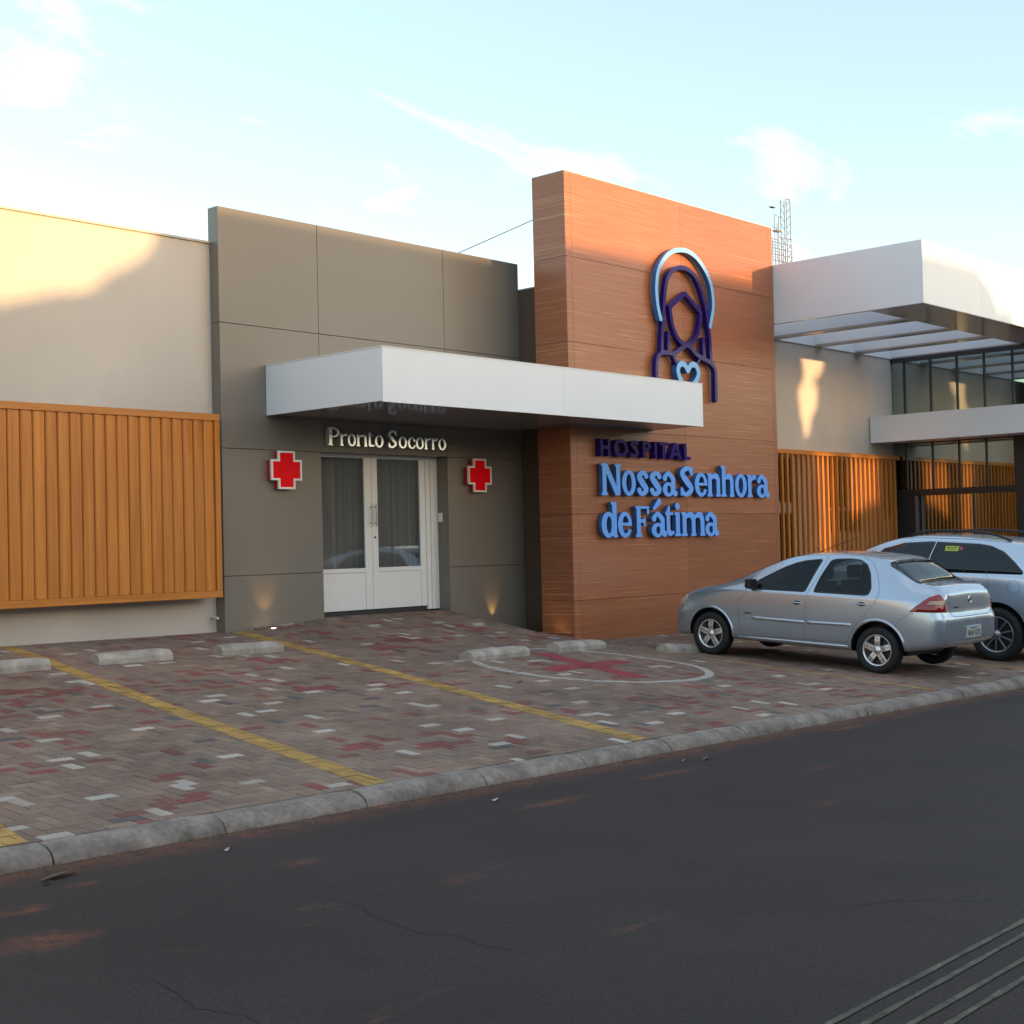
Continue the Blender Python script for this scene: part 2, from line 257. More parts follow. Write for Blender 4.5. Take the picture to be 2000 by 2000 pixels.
# ------------------------------------------------------------------ mesh helpers
def tag(o, label=None, cat=None, group=None, kind=None):
    if label: o['label'] = label
    if cat: o['category'] = cat
    if group: o['group'] = group
    if kind: o['kind'] = kind
    return o
def thing(name, loc, label, cat, group=None):
    o = bpy.data.objects.new(name, None); COL.objects.link(o); o.location = loc; o.empty_display_size = 0.2
    ROOT[o.name] = Vector(loc)
    return tag(o, label, cat, group)
ROOT = {}
def wloc(o):
    v = Vector((0, 0, 0))
    while o is not None:
        v += o.location; o = o.parent
    return v
class MB:
    def __init__(s): s.v = []; s.f = []; s.m = []; s.sm = []
    def add(s, vs, fs, mi=0, smooth=False):
        k = len(s.v); s.v += [tuple(v) for v in vs]
        for f in fs: s.f.append(tuple(i+k for i in f)); s.m.append(mi); s.sm.append(smooth)
    def box(s, x0, x1, y0, y1, z0, z1, mi=0):
        s.add([(x0, y0, z0), (x1, y0, z0), (x1, y1, z0), (x0, y1, z0), (x0, y0, z1), (x1, y0, z1), (x1, y1, z1), (x0, y1, z1)],
              [(0, 3, 2, 1), (4, 5, 6, 7), (0, 1, 5, 4), (1, 2, 6, 5), (2, 3, 7, 6), (3, 0, 4, 7)], mi); return s
    def prism(s, pts, axis, a0, a1, mi=0, smooth=False):
        """pts: ring of 2-D points in the plane across axis; extruded a0..a1"""
        n = len(pts)
        def P(p, a): return [(a, p[0], p[1]), (p[0], a, p[1]), (p[0], p[1], a)][axis]
        vs = [P(p, a0) for p in pts]+[P(p, a1) for p in pts]
        s.add(vs, [(i, (i+1) % n, n+(i+1) % n, n+i) for i in range(n)], mi, smooth)
        s.add(vs, [tuple(range(n-1, -1, -1)), tuple(range(n, 2*n))], mi); return s
    def tube(s, pts, r, n=8, mi=0, closed=False):
        pts = [Vector(p) for p in pts]; k = len(pts); rings = []
        for i, p in enumerate(pts):
            a = pts[i-1] if (i or closed) else p; b = pts[(i+1) % k] if (i < k-1 or closed) else p
            d = (b-a).normalized(); u = d.cross(Vector((0, 0, 1)))
            if u.length < 1e-3: u = d.cross(Vector((1, 0, 0)))
            u.normalize(); w = d.cross(u); rr = r[i] if hasattr(r, '__len__') else r
            rings.append([p+u*rr*math.cos(2*math.pi*j/n)+w*rr*math.sin(2*math.pi*j/n) for j in range(n)])
        vs = [v for R_ in rings for v in R_]; fs = []
        for i in range(k if closed else k-1):
            for j in range(n): fs.append((i*n+j, i*n+(j+1) % n, ((i+1) % k)*n+(j+1) % n, ((i+1) % k)*n+j))
        s.add(vs, fs, mi, True)
        if not closed: s.add(rings[0]+rings[-1], [tuple(range(n)), tuple(range(2*n-1, n-1, -1))], mi)
        return s
    def lathe(s, prof, cx, cy, cz, n=32, mi=0, axis=0):
        """prof: (r, a) with a along the axis"""
        vs = []
        for r, a in prof:
            for j in range(n):
                c, q = r*math.cos(2*math.pi*j/n), r*math.sin(2*math.pi*j/n)
                vs.append((cx+a, cy+c, cz+q) if axis == 0 else (cx+c, cy+a, cz+q) if axis == 1 else (cx+c, cy+q, cz+a))
        k = len(prof); fs = [(i*n+j, i*n+(j+1) % n, (i+1)*n+(j+1) % n, (i+1)*n+j) for i in range(k-1) for j in range(n)]
        s.add(vs, fs, mi, True); return s
    def build(s, name, mats, parent=None, bevel=0.0, label=None, cat=None, group=None, kind=None, local=False, fix=True):
        if not isinstance(mats, (list, tuple)): mats = [mats]
        me = bpy.data.meshes.new(name)
        if parent is not None: off = Vector((0, 0, 0)) if local else wloc(parent)
        elif local: off = Vector((0, 0, 0))
        else:
            a = np.array(s.v); off = Vector(((a[:, 0].min()+a[:, 0].max())/2, (a[:, 1].min()+a[:, 1].max())/2, a[:, 2].min()))
        me.from_pydata([(v[0]-off.x, v[1]-off.y, v[2]-off.z) for v in s.v], [], s.f)
        for m in mats: me.materials.append(M[m] if isinstance(m, str) else m)
        me.polygons.foreach_set('material_index', s.m); me.polygons.foreach_set('use_smooth', s.sm)
        if bevel or fix:
            bm = bmesh.new(); bm.from_mesh(me)
            if fix: bmesh.ops.recalc_face_normals(bm, faces=bm.faces)
            if bevel:
                bmesh.ops.bevel(bm, geom=[e for e in bm.edges if e.calc_face_angle(0) > 0.5], offset=bevel, segments=2 if bevel > .004 else 1, affect='EDGES', profile=0.6)
            bm.to_mesh(me); bm.free()
        me.update()
        o = bpy.data.objects.new(name, me); COL.objects.link(o); o.parent = parent
        if parent is None and not local: o.location = off
        return tag(o, label, cat, group, kind)
def bx(x0, x1, y0, y1, z0, z1): return MB().box(x0, x1, y0, y1, z0, z1)
def copy_to(o, parent, loc=None):
    c = o.copy(); COL.objects.link(c); c.parent = parent
    if loc is not None: c.location = loc
    return c

# ------------------------------------------------------------------ ground heights
GX = [0, 3.5, 7.5, 10.4, 12.1, 14.4, 15.0, 15.5, 16.0, 17.5, 21, 30]
GY = [7.0, 10.65, 13.3, 14.6, 14.9]
GT = [[.22-.019*x for x in GX],
      [.40, .375, .36, .335, .31, .21, .165, .135, .115, .085, .02, -.10],
      [.58, .58, .575, .555, .56, .50, .38, .27, .20, .17, .12, .0],
      [.69, .68, .668, .645, .738, .718, .60, .485, .33, .2, .17, .05],
      [.69, .68, .668, .645, .738, .718, .60, .485, .33, .2, .17, .05]]
def Gz(X, Y):
    X = min(max(X, -8), 39.9); Y = min(max(Y, 4), GY[-1]-1e-6)
    Xc = min(max(X, GX[0]), GX[-1]-1e-6)
    i = bisect.bisect_right(GX, Xc)-1; j = max(bisect.bisect_right(GY, Y)-1, 0)
    s = (Xc-GX[i])/(GX[i+1]-GX[i]); t = (Y-GY[j])/(GY[j+1]-GY[j])
    a = GT[j][i]*(1-s)+GT[j][i+1]*s; b = GT[j+1][i]*(1-s)+GT[j+1][i+1]*s
    return a*(1-t)+b*t-.019*(X-Xc)
def Rz(X): return .12-.019*min(max(X, -60), 90)

# ------------------------------------------------------------------ ground, road, kerb
g = MB(); g.add([(-900, -900, -3.0), (1500, -900, -3.0), (1500, 1500, -3.0), (-900, 1500, -3.0)], [(0, 1, 2, 3)])
tag(g.build('ground', M['soil'], fix=False), kind='structure')
r = MB(); xs = [-60+i*3 for i in range(51)]; vs = []; fs = []
for x in xs: vs += [(x, -3.6, Rz(x)), (x, 1.5, Rz(x)+.02), (x, 6.86, Rz(x))]
for i in range(len(xs)-1):
    for j in range(2): fs.append((i*3+j, i*3+3+j, i*3+4+j, i*3+1+j))
r.add(vs, fs); tag(r.build('road', M['asphalt'], fix=False), kind='structure')
r = MB(); vs = []; fs = []
for x in xs: vs += [(x, -40, Rz(x)+.1), (x, -3.6, Rz(x)+.1), (x, -3.6, Rz(x)-.2)]
for i in range(len(xs)-1):
    for j in range(2): fs.append((i*3+j, i*3+3+j, i*3+4+j, i*3+1+j))
r.add(vs, fs); far_side = r.build('far_pavement', M['kerb'], fix=False); tag(far_side, kind='structure')

# worn centre lines painted on the road
for (p, q, k) in (((3.3, 2.395), (9.5, 2.545), 0), ((3.3, 2.295), (9.5, 2.49), 1), ((3.3, 2.19), (9.5, 2.30), 2), ((3.3, 2.09), (9.5, 2.22), 3)):
    l = MB(); n = 40; vs = []; fs = []; rr = random.Random(k)
    for i in range(n+1):
        t = i/n; x = p[0]+(q[0]-p[0])*t; y = p[1]+(q[1]-p[1])*t; w = .009+.007*rr.random()
        z = Rz(x)+.02*(1-abs(y-1.5)/5.24)+.004; vs += [(x, y-w, z), (x, y+w, z)]
    for i in range(n): fs.append((2*i, 2*i+2, 2*i+3, 2*i+1))
    l.add(vs, fs); wm = 'wornline'
    if wm not in M:
        M[wm] = mat('worn_road_paint', (0.090, 0.078, 0.055), 0.85, var=0.55, vscale=9, fine=0.35, bscale=90)
    o = l.build('worn_road_line', wm, fix=False); tag(o, kind='structure')

# cracks and litter in the road
M['crackm'] = mat('crack_dark', (0.017, 0.014, 0.013), 0.9)
def crack(pts, name='road_crack'):
    l = MB(); vs = []; fs = []; rr = random.Random(len(pts)*3+int(pts[0][0]*10)); fine = []
    for a, b in zip(pts, pts[1:]):
        for i in range(10):
            t = i/10; fine.append((a[0]+(b[0]-a[0])*t+rr.uniform(-.012, .012), a[1]+(b[1]-a[1])*t+rr.uniform(-.012, .012)))
    for i, (x, y) in enumerate(fine):
        w = .0012+.0018*rr.random(); z = Rz(x)+.02*(1-abs(y-1.5)/5.24)+.003
        d = Vector((fine[min(i+1, len(fine)-1)][0]-fine[max(i-1, 0)][0], fine[min(i+1, len(fine)-1)][1]-fine[max(i-1, 0)][1])).normalized()
        vs += [(x-d.y*w, y+d.x*w, z), (x+d.y*w, y-d.x*w, z)]
    for i in range(len(fine)-1): fs.append((2*i, 2*i+2, 2*i+3, 2*i+1))
    l.add(vs, fs); o = l.build(name, 'crackm', fix=False); tag(o, kind='structure')
crack([(4.15, 5.2), (4.22, 4.9), (4.12, 4.7), (4.05, 4.3), (4.15, 4.15), (4.08, 4.0), (4.12, 3.8)])
crack([(5.6, 3.15), (5.85, 3.05), (6.06, 2.75), (6.2, 2.7)])
crack([(2.95, 4.6), (2.85, 4.2), (2.92, 4.0), (2.86, 3.7)])

# kerb: rolled concrete stones
kr = bpy.data.objects.new('kerb', None); COL.objects.link(kr); kr.location = (9, 6.9, 0); tag(kr, 'low rolled grey concrete kerb between the brick paving and the road', kind='structure')
x = -4.0; rk = random.Random(5); i = 0
kerb_me = {}
while x < 31:
    L = 1.1 if i % 3 else 1.12; x1 = x+L-.012; jz = rk.uniform(-.006, .006); jy = rk.uniform(-.008, .008)
    prof = [(7.0, -.25), (7.0, -.004), (6.975, .003), (6.93, .000), (6.885, -.011), (6.845, -.032), (6.818, -.062), (6.808, -.095), (6.81, -.25)]
    k = MB(); ns = 7; vs = []; fs = []; n = len(prof)
    for a in range(ns+1):
        xx = x+(x1-x)*a/ns; zt = Gz(xx, 7.0)
        for b_, (py, pz) in enumerate(prof):
            cx = .006 if a in (0, ns) and 0 < b_ < n-1 else 0
            vs.append((xx, py+(jy+rk.uniform(-.003, .003) if 2 < b_ < n-1 else 0), zt+pz+jz*(b_ > 1)-cx+rk.uniform(-.0015, .0015)))
    for a in range(ns):
        for b_ in range(n-1): fs.append((a*n+b_, (a+1)*n+b_, (a+1)*n+b_+1, a*n+b_+1))
    k.add(vs, fs, smooth=True); k.add([vs[j] for j in range(n)]+[vs[ns*n+j] for j in range(n)], [tuple(range(n)), tuple(range(2*n-1, n-1, -1))])
    k.build('kerb_stone', M['kerb'], kr); x += L; i += 1

# paving bed and bricks
pv = MB(); gx = [-8+.5*i for i in range(94)]; gy = [6.98+.25*i for i in range(33)]; vs = []; fs = []
for a in gx:
    for b_ in gy: vs.append((a, b_, Gz(a, min(b_, 14.89))-.016))
n = len(gy)
for a in range(len(gx)-1):
    for b_ in range(n-1): fs.append((a*n+b_, (a+1)*n+b_, (a+1)*n+b_+1, a*n+b_+1))
pv.add(vs, fs, smooth=True)
pave = pv.build('pavement', M['soil'], fix=False)
tag(pave, 'herringbone paving of grey, red and cream bricks in the parking bays', kind='structure')

def project(p):
    d = Vector(p)-CAM; w = d.dot(_w)
    if w < .1: return None
    return (1000+FPX*d.dot(CR)/w, 1000-FPX*d.dot(CU)/w, w)
TOW = (15.8, 21.65, 13.3, 14.0)
BR = []     # x0, y0, horizontal?, ...
U = .1
for i in range(20, 340):
    for j in range(68, 149):
        k = (i-j) % 4
        if k == 0: x0, y0, x1, y1, hz_ = i*U, j*U, (i+2)*U, (j+1)*U, True
        elif k == 3: x0, y0, x1, y1, hz_ = i*U, j*U, (i+1)*U, (j+2)*U, False
        else: continue
        if y1 < 7.03: continue
        y0 = max(y0, 7.006); cx, cy = (x0+x1)/2, (y0+y1)/2
        if cy > 14.8 or (cx > 10.42 and cy > 14.56 and not (12.0 < cx < 14.5)): continue
        if (15.8 < cx < 21.7 and cy > 13.3) or (cx > 28.0 and cy > 10.5) or cy > 14.38 and cx > 16: continue
        z = Gz(cx, cy); q = project((cx, cy, z))
        if q is None or not (-140 < q[0] < 2700 and q[1] < 2080): continue
        # seen area in pixels for the ranking
        cs = [project((a, b_, z)) for a, b_ in ((x0, y0), (x1, y0), (x1, y1), (x0, y1))]
        ar = abs(sum(cs[a][0]*cs[(a+1) % 4][1]-cs[(a+1) % 4][0]*cs[a][1] for a in range(4)))/2
        inside = 0 < q[0] < 2000 and 0 < q[1] < 2000
        BR.append((ar if inside else 0, x0, x1, y0, y1, hz_))
def vn(x, y, s):      # cheap smooth noise
    xi, yi = math.floor(x/s), math.floor(y/s); fx, fy = x/s-xi, y/s-yi
    def h(a, b): return random.Random(a*7919+b*104729).random()
    fx = fx*fx*(3-2*fx); fy = fy*fy*(3-2*fy)
    return (h(xi, yi)*(1-fx)+h(xi+1, yi)*fx)*(1-fy)+(h(xi, yi+1)*(1-fx)+h(xi+1, yi+1)*fx)*fy
REDC = [(5.1, 9.41, .32), (5.15, 7.91, .2), (5.03, 7.45, .22), (8.29, 11.32, .28), (7.95, 10.4, .26), (8.55, 10.55, .28), (6.56, 10.24, .16), (6.01, 11.14, .14), (4.4, 7.54, .1), (4.6, 9.0, .22), (3.9, 8.7, .25), (11.0, 8.3, .3), (13.0, 8.0, .35), (9.4, 12.2, .35), (8.2, 11.9, .25), (12.0, 12.9, .4), (13.6, 13.4, .35), (10.0, 9.9, .22), (14.0, 12.3, .3), (11.2, 12.3, .4), (5.4, 10.9, .3), (7.1, 8.1, .2)]
rb = random.Random(21)
def cls(cx, cy):
    d = min(math.hypot(cx-a, cy-b)/r_ for a, b, r_ in REDC)
    p_red = .52 if d < .85 else (.14*(vn(cx, cy, .8) > .5)+.02)
    u = rb.random()
    if u < p_red: return 1
    if u < p_red+.031: return 2
    if u < p_red+.048: return 3
    return 0
BR.sort(key=lambda b: -b[0])
def brick_geom(lx, ly):
    hx, hy = lx/2-.0026, ly/2-.0026; c = .0035
    vs = [(-hx+c, -hy+c, 0), (hx-c, -hy+c, 0), (hx-c, hy-c, 0), (-hx+c, hy-c, 0), (-hx, -hy, -.0035), (hx, -hy, -.0035), (hx, hy, -.0035), (-hx, hy, -.0035), (-hx, -hy, -.03), (hx, -hy, -.03), (hx, hy, -.03), (-hx, hy, -.03)]
    fs = [(0, 1, 2, 3)]
    for a in range(4): fs += [(4+a, 4+(a+1) % 4, (a+1) % 4, a), (8+a, 8+(a+1) % 4, 4+(a+1) % 4, 4+a)]
    return vs, fs
shared = {}
stv, stf, stm, stc = [], [], [], []
tops = []
# painted marks (convex pieces in plan)
MARK = {'yellow': [], 'white': [], 'red': []}
def quadline(p, q, w0, w1): return [(p[0]-w0/2, p[1]), (p[0]+w0/2, p[1]), (q[0]+w1/2, q[1]), (q[0]-w1/2, q[1])]
for p, q, w0, w1 in (((3.62, 6.9), (5.0, 14.8), .16, .16), ((6.20, 6.9), (7.56, 14.7), .20, .17), ((9.10, 6.9), (10.60, 14.5), .22, .18), ((14.50, 6.9), (14.80, 11.3), .11, .10), ((17.66, 6.9), (18.0, 12.0), .12, .12)):
    MARK['yellow'].append(quadline(p, q, w0, w1))
CC = (12.45, 10.27); RA, RBb = 1.42, 1.32
for a in range(56):
    t0, t1 = 2*math.pi*a/56, 2*math.pi*(a+1)/56
    MARK['white'].append([(CC[0]+r_*math.cos(t), CC[1]+r_*math.sin(t)) for r_, t in ((RBb, t0), (RA, t0), (RA, t1), (RBb, t1))])
def bar(cx, cy, dx, dy, half, w):
    L_ = math.hypot(dx, dy); dx, dy = dx/L_, dy/L_; nx, ny = -dy, dx
    return [(cx-dx*half-nx*w, cy-dy*half-ny*w), (cx+dx*half-nx*w, cy+dy*half-ny*w), (cx+dx*half+nx*w, cy+dy*half+ny*w), (cx-dx*half+nx*w, cy-dy*half+ny*w)]
MARK['red'].append(bar(12.37, 10.23, -.6, -1.95, 1.02, .14))
MARK['red'].append(bar(12.37+.48, 10.23+.06, 1.0, .12, .36, .13)); MARK['red'].append(bar(12.37-.46, 10.23-.05, 1.0, .12, .36, .13))
def area2(p): return sum(p[i][0]*p[(i+1) % len(p)][1]-p[(i+1) % len(p)][0]*p[i][1] for i in range(len(p)))
for k_ in MARK: MARK[k_] = [p if area2(p) > 0 else p[::-1] for p in MARK[k_]]
def clip(poly, conv):
    for i in range(len(conv)):
        a, b = conv[i], conv[(i+1) % len(conv)]; out = []
        def side(p): return (b[0]-a[0])*(p[1]-a[1])-(b[1]-a[1])*(p[0]-a[0])
        for j in range(len(poly)):
            p, q = poly[j], poly[(j+1) % len(poly)]; sp, sq = side(p), side(q)
            if sp >= 0: out.append(p)
            if (sp >= 0) != (sq >= 0):
                t = sp/(sp-sq); out.append((p[0]+(q[0]-p[0])*t, p[1]+(q[1]-p[1])*t))
        poly = out
        if len(poly) < 3: return None
    return poly
marks = {}
nobj = 0
for bi, (ar, x0, x1, y0, y1, hz_) in enumerate(BR):
    cx, cy = (x0+x1)/2, (y0+y1)/2; c = cls(cx, cy); lx, ly = x1-x0, y1-y0
    e = .05; gxx = (Gz(cx+e, cy)-Gz(cx-e, cy))/(2*e)+rb.uniform(-.006, .006); gyy = (Gz(cx, cy+e)-Gz(cx, cy-e))/(2*e)+rb.uniform(-.006, .006)
    z = Gz(cx, cy)+rb.uniform(-.0022, .0018)
    if nobj < 300 and ar > 0 and abs(lx*ly-.02) < 1e-6:
        key = (c, hz_)
        if key not in shared:
            me = bpy.data.meshes.new('brick'); vs, fs = brick_geom(.2 if hz_ else .1, .1 if hz_ else .2)
            me.from_pydata(vs, [], fs); me.materials.append(MB_[c]); shared[key] = me
        o = bpy.data.objects.new('brick', shared[key]); COL.objects.link(o); o.parent = pave
        nrm = Vector((-gxx, -gyy, 1)).normalized(); X_ = Vector((1, 0, gxx)).normalized(); Y_ = nrm.cross(X_)
        R3 = Matrix((X_, Y_, nrm)).transposed()
        o.matrix_local = Matrix.Translation(Vector((cx, cy, z))-pave.location) @ R3.to_4x4()
        nobj += 1
    else:
        vs, fs = brick_geom(lx, ly); k = len(stv); rv = rb.random()
        stv += [(cx+v[0], cy+v[1], z+v[2]+gxx*v[0]+gyy*v[1]) for v in vs]
        for f in fs: stf.append(tuple(a+k for a in f)); stm.append(c)
        stc += [rv]*len(vs)
    h_ = .0025; quad = [(x0+h_, y0+h_), (x1-h_, y0+h_), (x1-h_, y1-h_), (x0+h_, y1-h_)]
    for kk, polys in MARK.items():
        for pi, pc in enumerate(polys):
            xs_ = [p[0] for p in pc]; ys_ = [p[1] for p in pc]
            if x1 < min(xs_) or x0 > max(xs_) or y1 < min(ys_) or y0 > max(ys_): continue
            q = clip(quad, pc)
            if q and abs(area2(q)) > 2e-5:
                key = (kk, pi) if kk == 'yellow' else (kk, 0)
                mm_ = marks.setdefault(key, MB()); up = .0014 if kk != 'red' else .0022
                mm_.add([(p[0], p[1], z+up+gxx*(p[0]-cx)+gyy*(p[1]-cy)) for p in q], [tuple(range(len(q)))])
me = bpy.data.meshes.new('brick_field'); me.from_pydata([(a-pave.location.x, b-pave.location.y, c-pave.location.z) for a, b, c in stv], [], stf)
for m in MB_: me.materials.append(m)
me.polygons.foreach_set('material_index', stm)
at = me.attributes.new('rnd', 'FLOAT', 'POINT'); at.data.foreach_set('value', stc)
o = bpy.data.objects.new('brick_field', me); COL.objects.link(o); o.parent = pave; tag(o, kind='stuff')
LN = ['worn yellow bay line at the very left by the kerb', 'yellow bay line running past the concrete stop at left', 'long yellow bay line in the middle, starting below the left red cross', 'thin yellow bay line beside the silver sedan', 'yellow bay line by the bright silver wagon']
for (kk, pi), mm_ in marks.items():
    nm = {'yellow': 'painted_line', 'white': 'painted_ring', 'red': 'painted_cross'}[kk]
    o = mm_.build(nm, {'yellow': 'ply', 'white': 'plw', 'red': 'plr'}[kk], pave, fix=False)
    o['label'] = LN[pi] if kk == 'yellow' else {'white': 'white ring painted on the bricks round a red cross', 'red': 'dull red cross painted on the bricks inside a white ring'}[kk]

# wheel stops
def wheel_stop(x, y, L, rot, label):
    root = None; m = MB(); ns = 9; rr = random.Random(int(x*100))
    prof = [(-.125, -.03), (-.120, .055), (-.085, .092), (-.03, .108), (.035, .106), (.085, .088), (.115, .05), (.12, -.03)]
    vs = []; n = len(prof)
    for a in range(ns+1):
        t = a/ns; e_ = min(t, 1-t)*L; sh = 1-.12*max(0, 1-e_/.05)
        for p in prof: vs.append(((t-.5)*L, p[0]*sh+rr.uniform(-.003, .003), p[1]*sh+rr.uniform(-.003, .003)))
    fs = [(a*n+b_, (a+1)*n+b_, (a+1)*n+b_+1, a*n+b_+1) for a in range(ns) for b_ in range(n-1)]
    m.add(vs, fs, smooth=True); m.add(vs[:n]+vs[-n:], [tuple(range(n)), tuple(range(2*n-1, n-1, -1))])
    o = m.build('wheel_stop', M['stop'], local=True, bevel=.006)
    o.location = (x, y, Gz(x, y)+.004); o.rotation_euler = (math.atan((Gz(x, y+.1)-Gz(x, y-.1))/.2), -math.atan((Gz(x+.3, y)-Gz(x-.3, y))/.6), rot)
    tag(o, label, 'wheel stop', 'concrete wheel stops in the parking bays')
wheel_stop(6.58, 12.95, 1.0, -.02, 'concrete wheel stop cut by the left edge of the photo')
wheel_stop(8.06, 12.93, .86, -.05, 'concrete wheel stop just right of the leftmost long yellow line')
wheel_stop(9.52, 12.86, .80, -.08, 'concrete wheel stop below the grey panel wall, left of the middle yellow line')
wheel_stop(11.78, 11.16, 1.05, .07, 'larger concrete wheel stop at the left side of the painted white ring')
wheel_stop(13.50, 11.36, 1.12, .14, 'larger concrete wheel stop lying over the far side of the painted ring')
wheel_stop(15.3, 10.98, 1.0, .0, 'small concrete wheel stop in front of the silver sedan')

# ------------------------------------------------------------------ left wing wall, screen
wing = thing('hospital_wing', (9, 15, .6), 'long beige rendered wing wall behind the timber screen at left', 'building')
bx(-6, 10.6, 14.77, 20, -.3, 5.62).build('wall', 'stucco', wing)
MB().box(-6.02, 10.6, 14.74, 20.02, 5.622, 5.65).build('coping', 'coping', wing)
bx(10.61, 34, 15.05, 26, -.3, 5.2).build('rear_block', 'stucco', wing)

fx0, fx1, fz0, fz1, fy = 5.6, 10.30, 1.10, 3.396, 14.42
scr = thing('timber_screen', (8, 14.6, 1.1), 'amber timber screen of vertical boards in a frame on the left wall', 'screen')
bx(fx0, fx1, fy, fy+.17, fz1-.085, fz1).build('top_rail', 'rail', scr, bevel=.003)
bx(fx0, fx1, fy, fy+.17, fz0, fz0+.085).build('bottom_rail', 'rail', scr, bevel=.003)
bx(fx1-.075, fx1, fy+.002, fy+.17, fz0+.086, fz1-.086).build('side_rail', 'slat', scr, bevel=.003)
bx(fx0, fx1-.08, fy+.12, fy+.16, fz0+.09, fz1-.09).build('backing', 'joint', scr)
sp_ = .152; xx = fx1-.079-sp_; first = None; i = 0
prof = [(0.004, .085), (0.0, .05), (.005, .026), (.018, .013), (.036, .010), (.10, .019), (.143, .028), (.1485, .040), (.1485, .085)]
while xx > fx0+.02:
    if first is None:
        s_ = MB(); s_.prism([(p[0], fy+p[1]) for p in prof], 2, 0, fz1-fz0-.176, smooth=True)
        first = s_.build('slat', 'slat', scr, local=True)
        first.data.shade_smooth(); 
        o = first
    else: o = copy_to(first, scr)
    o.location = Vector((xx, 0, fz0+.088))-scr.location; xx -= sp_; i += 1
first.data.set_sharp_from_angle(angle=.9)
for bxx in (7.65, 9.1): bx(bxx, bxx+.05, fy+.1, 14.77, fz0+.03, fz0+.08).build('bracket', 'galv', scr)
m = MB(); m.tube([(10.36, 14.78, .845), (10.36, 14.62, .83)], .017, 10)
m.build('drain_pipe', 'pipe', label='short white plastic pipe end sticking out of the wall base', cat='pipe')

# ------------------------------------------------------------------ grey panel wall with door
ent = thing('entrance_wall', (13, 14.6, .6), 'grey taupe panel wall around the emergency entrance door', 'wall')
PZ = [6.08, 4.594, 2.987, 1.355, -.3]; PX = [10.44, 12.06, 14.46, 16.12]
b_ = MB(); b_.box(10.47, 12.03, 14.61, 14.77, -.3, 6.05); b_.box(14.49, 16.10, 14.61, 14.77, -.3, 6.05); b_.box(12.03, 14.49, 14.61, 14.77, 3.02, 6.05)
b_.build('core', 'joint', ent)
gp = .0035
for c in range(3):
    for r_ in range(4):
        if c == 1 and r_ >= 2: continue
        x0, x1, z1, z0 = PX[c]+(gp if c else 0), PX[c+1]-(gp if c < 2 else 0), PZ[r_]-(gp if r_ else 0), PZ[r_+1]+gp
        bx(x0, x1, 14.58, 14.612, z0, z1).build('panel', 'taupe', ent, bevel=.002)
for r_ in range(4):
    z1, z0 = PZ[r_]-(gp if r_ else 0), PZ[r_+1]+gp
    bx(10.44, 10.468, 14.6125, 14.79, z0, z1).build('side_panel', 'taupe', ent)
    bx(16.102, 16.12, 14.6125, 14.79, z0, z1).build('side_panel', 'taupe', ent)
bx(14.46, 14.488, 14.6125, 14.95, -.3, 2.985).build('reveal', 'taupe', ent); bx(12.032, 12.06, 14.6125, 14.95, -.3, 2.985).build('reveal', 'taupe', ent)
bx(12.061, 14.459, 14.6125, 14.95, 2.995, 3.019).build('reveal', 'taupe', ent)
bx(10.47, 16.1, 14.6125, 14.79, 6.052, 6.078).build('cap', 'taupe', ent)

# glazed double door
door = thing('double_door', (13.26, 14.84, .8), 'white glazed double door under the Pronto Socorro letters', 'door')
YD = 14.82
f = MB(); f.box(14.222, 14.30, YD-.015, YD+.08, .745, 2.962); f.box(14.303, 14.36, YD-.035, YD+.08, .745, 2.962); f.box(14.363, 14.457, YD-.02, YD+.08, .745, 2.962)
f.box(12.064, 12.135, YD-.02, YD+.08, .745, 2.962); f.box(12.064, 14.457, YD-.02, YD+.08, 2.963, 2.992)
f.build('frame', 'doorwhite', door, bevel=.002)
for (a, g0, g1, b2, hx, lab) in ((12.14, 12.235, 13.03, 13.164, 13.128, None), (13.170, 13.276, 14.11, 14.218, 13.212, None)):
    lf = MB(); lf.box(a, g0, YD, YD+.05, .80, 2.96); lf.box(g1, b2, YD, YD+.05, .80, 2.96)
    lf.box(g0, g1, YD, YD+.05, 2.945, 2.96); lf.box(g0, g1, YD-.001, YD+.05, 1.327, 1.387)
    leaf = lf.build('leaf', 'doorwhite', door, bevel=.002)
    bx(g0+.001, g1-.001, YD+.012, YD+.04, .80, 1.323).build('kick_panel', 'doorwhite', leaf)
    bx(g0+.001, g1-.001, YD+.02, YD+.026, 1.388, 2.944).build('glass', 'doorglass', leaf)
    h = MB(); h.tube([(hx, YD-.045, 1.975), (hx, YD-.045, 2.300)], .011, 10)
    for zh in (2.025, 2.25): h.tube([(hx, YD-.045, zh), (hx, YD+.004, zh)], .010, 8)
    h.build('handle', 'steel', leaf)
lk = MB(); lk.lathe([(.0, -.012), (.014, -.012), (.016, 0)], 13.215, YD, 1.82, 14, axis=1); lk.build('lock', 'dark', door)
bx(12.07, 14.45, YD+.02, YD+.1, .70, .79).build('threshold', 'dark', door)
cu = MB(); vs = []; fs = []; n = 260
for a in range(n+1):
    x = 12.15+(14.2-12.15)*a/n; y = 14.96+.050*math.sin(a*.48)+.014*math.sin(a*1.3+1)
    vs += [(x, y, .8), (x, y+.01*math.sin(a*.3), 3.0)]
for a in range(n): fs.append((2*a, 2*a+2, 2*a+3, 2*a+1))
cu.add(vs, fs, smooth=True); cu.build('curtain', 'curtain', label='pleated grey curtain hanging behind the glazed double door', cat='curtain', fix=False)
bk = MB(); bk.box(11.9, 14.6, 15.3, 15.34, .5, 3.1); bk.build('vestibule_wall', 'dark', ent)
ic = MB(); ic.box(14.441, 14.459, 14.70, 14.785, 2.03, 2.165); ic.box(14.436, 14.442, 14.722, 14.763, 2.06, 2.13)
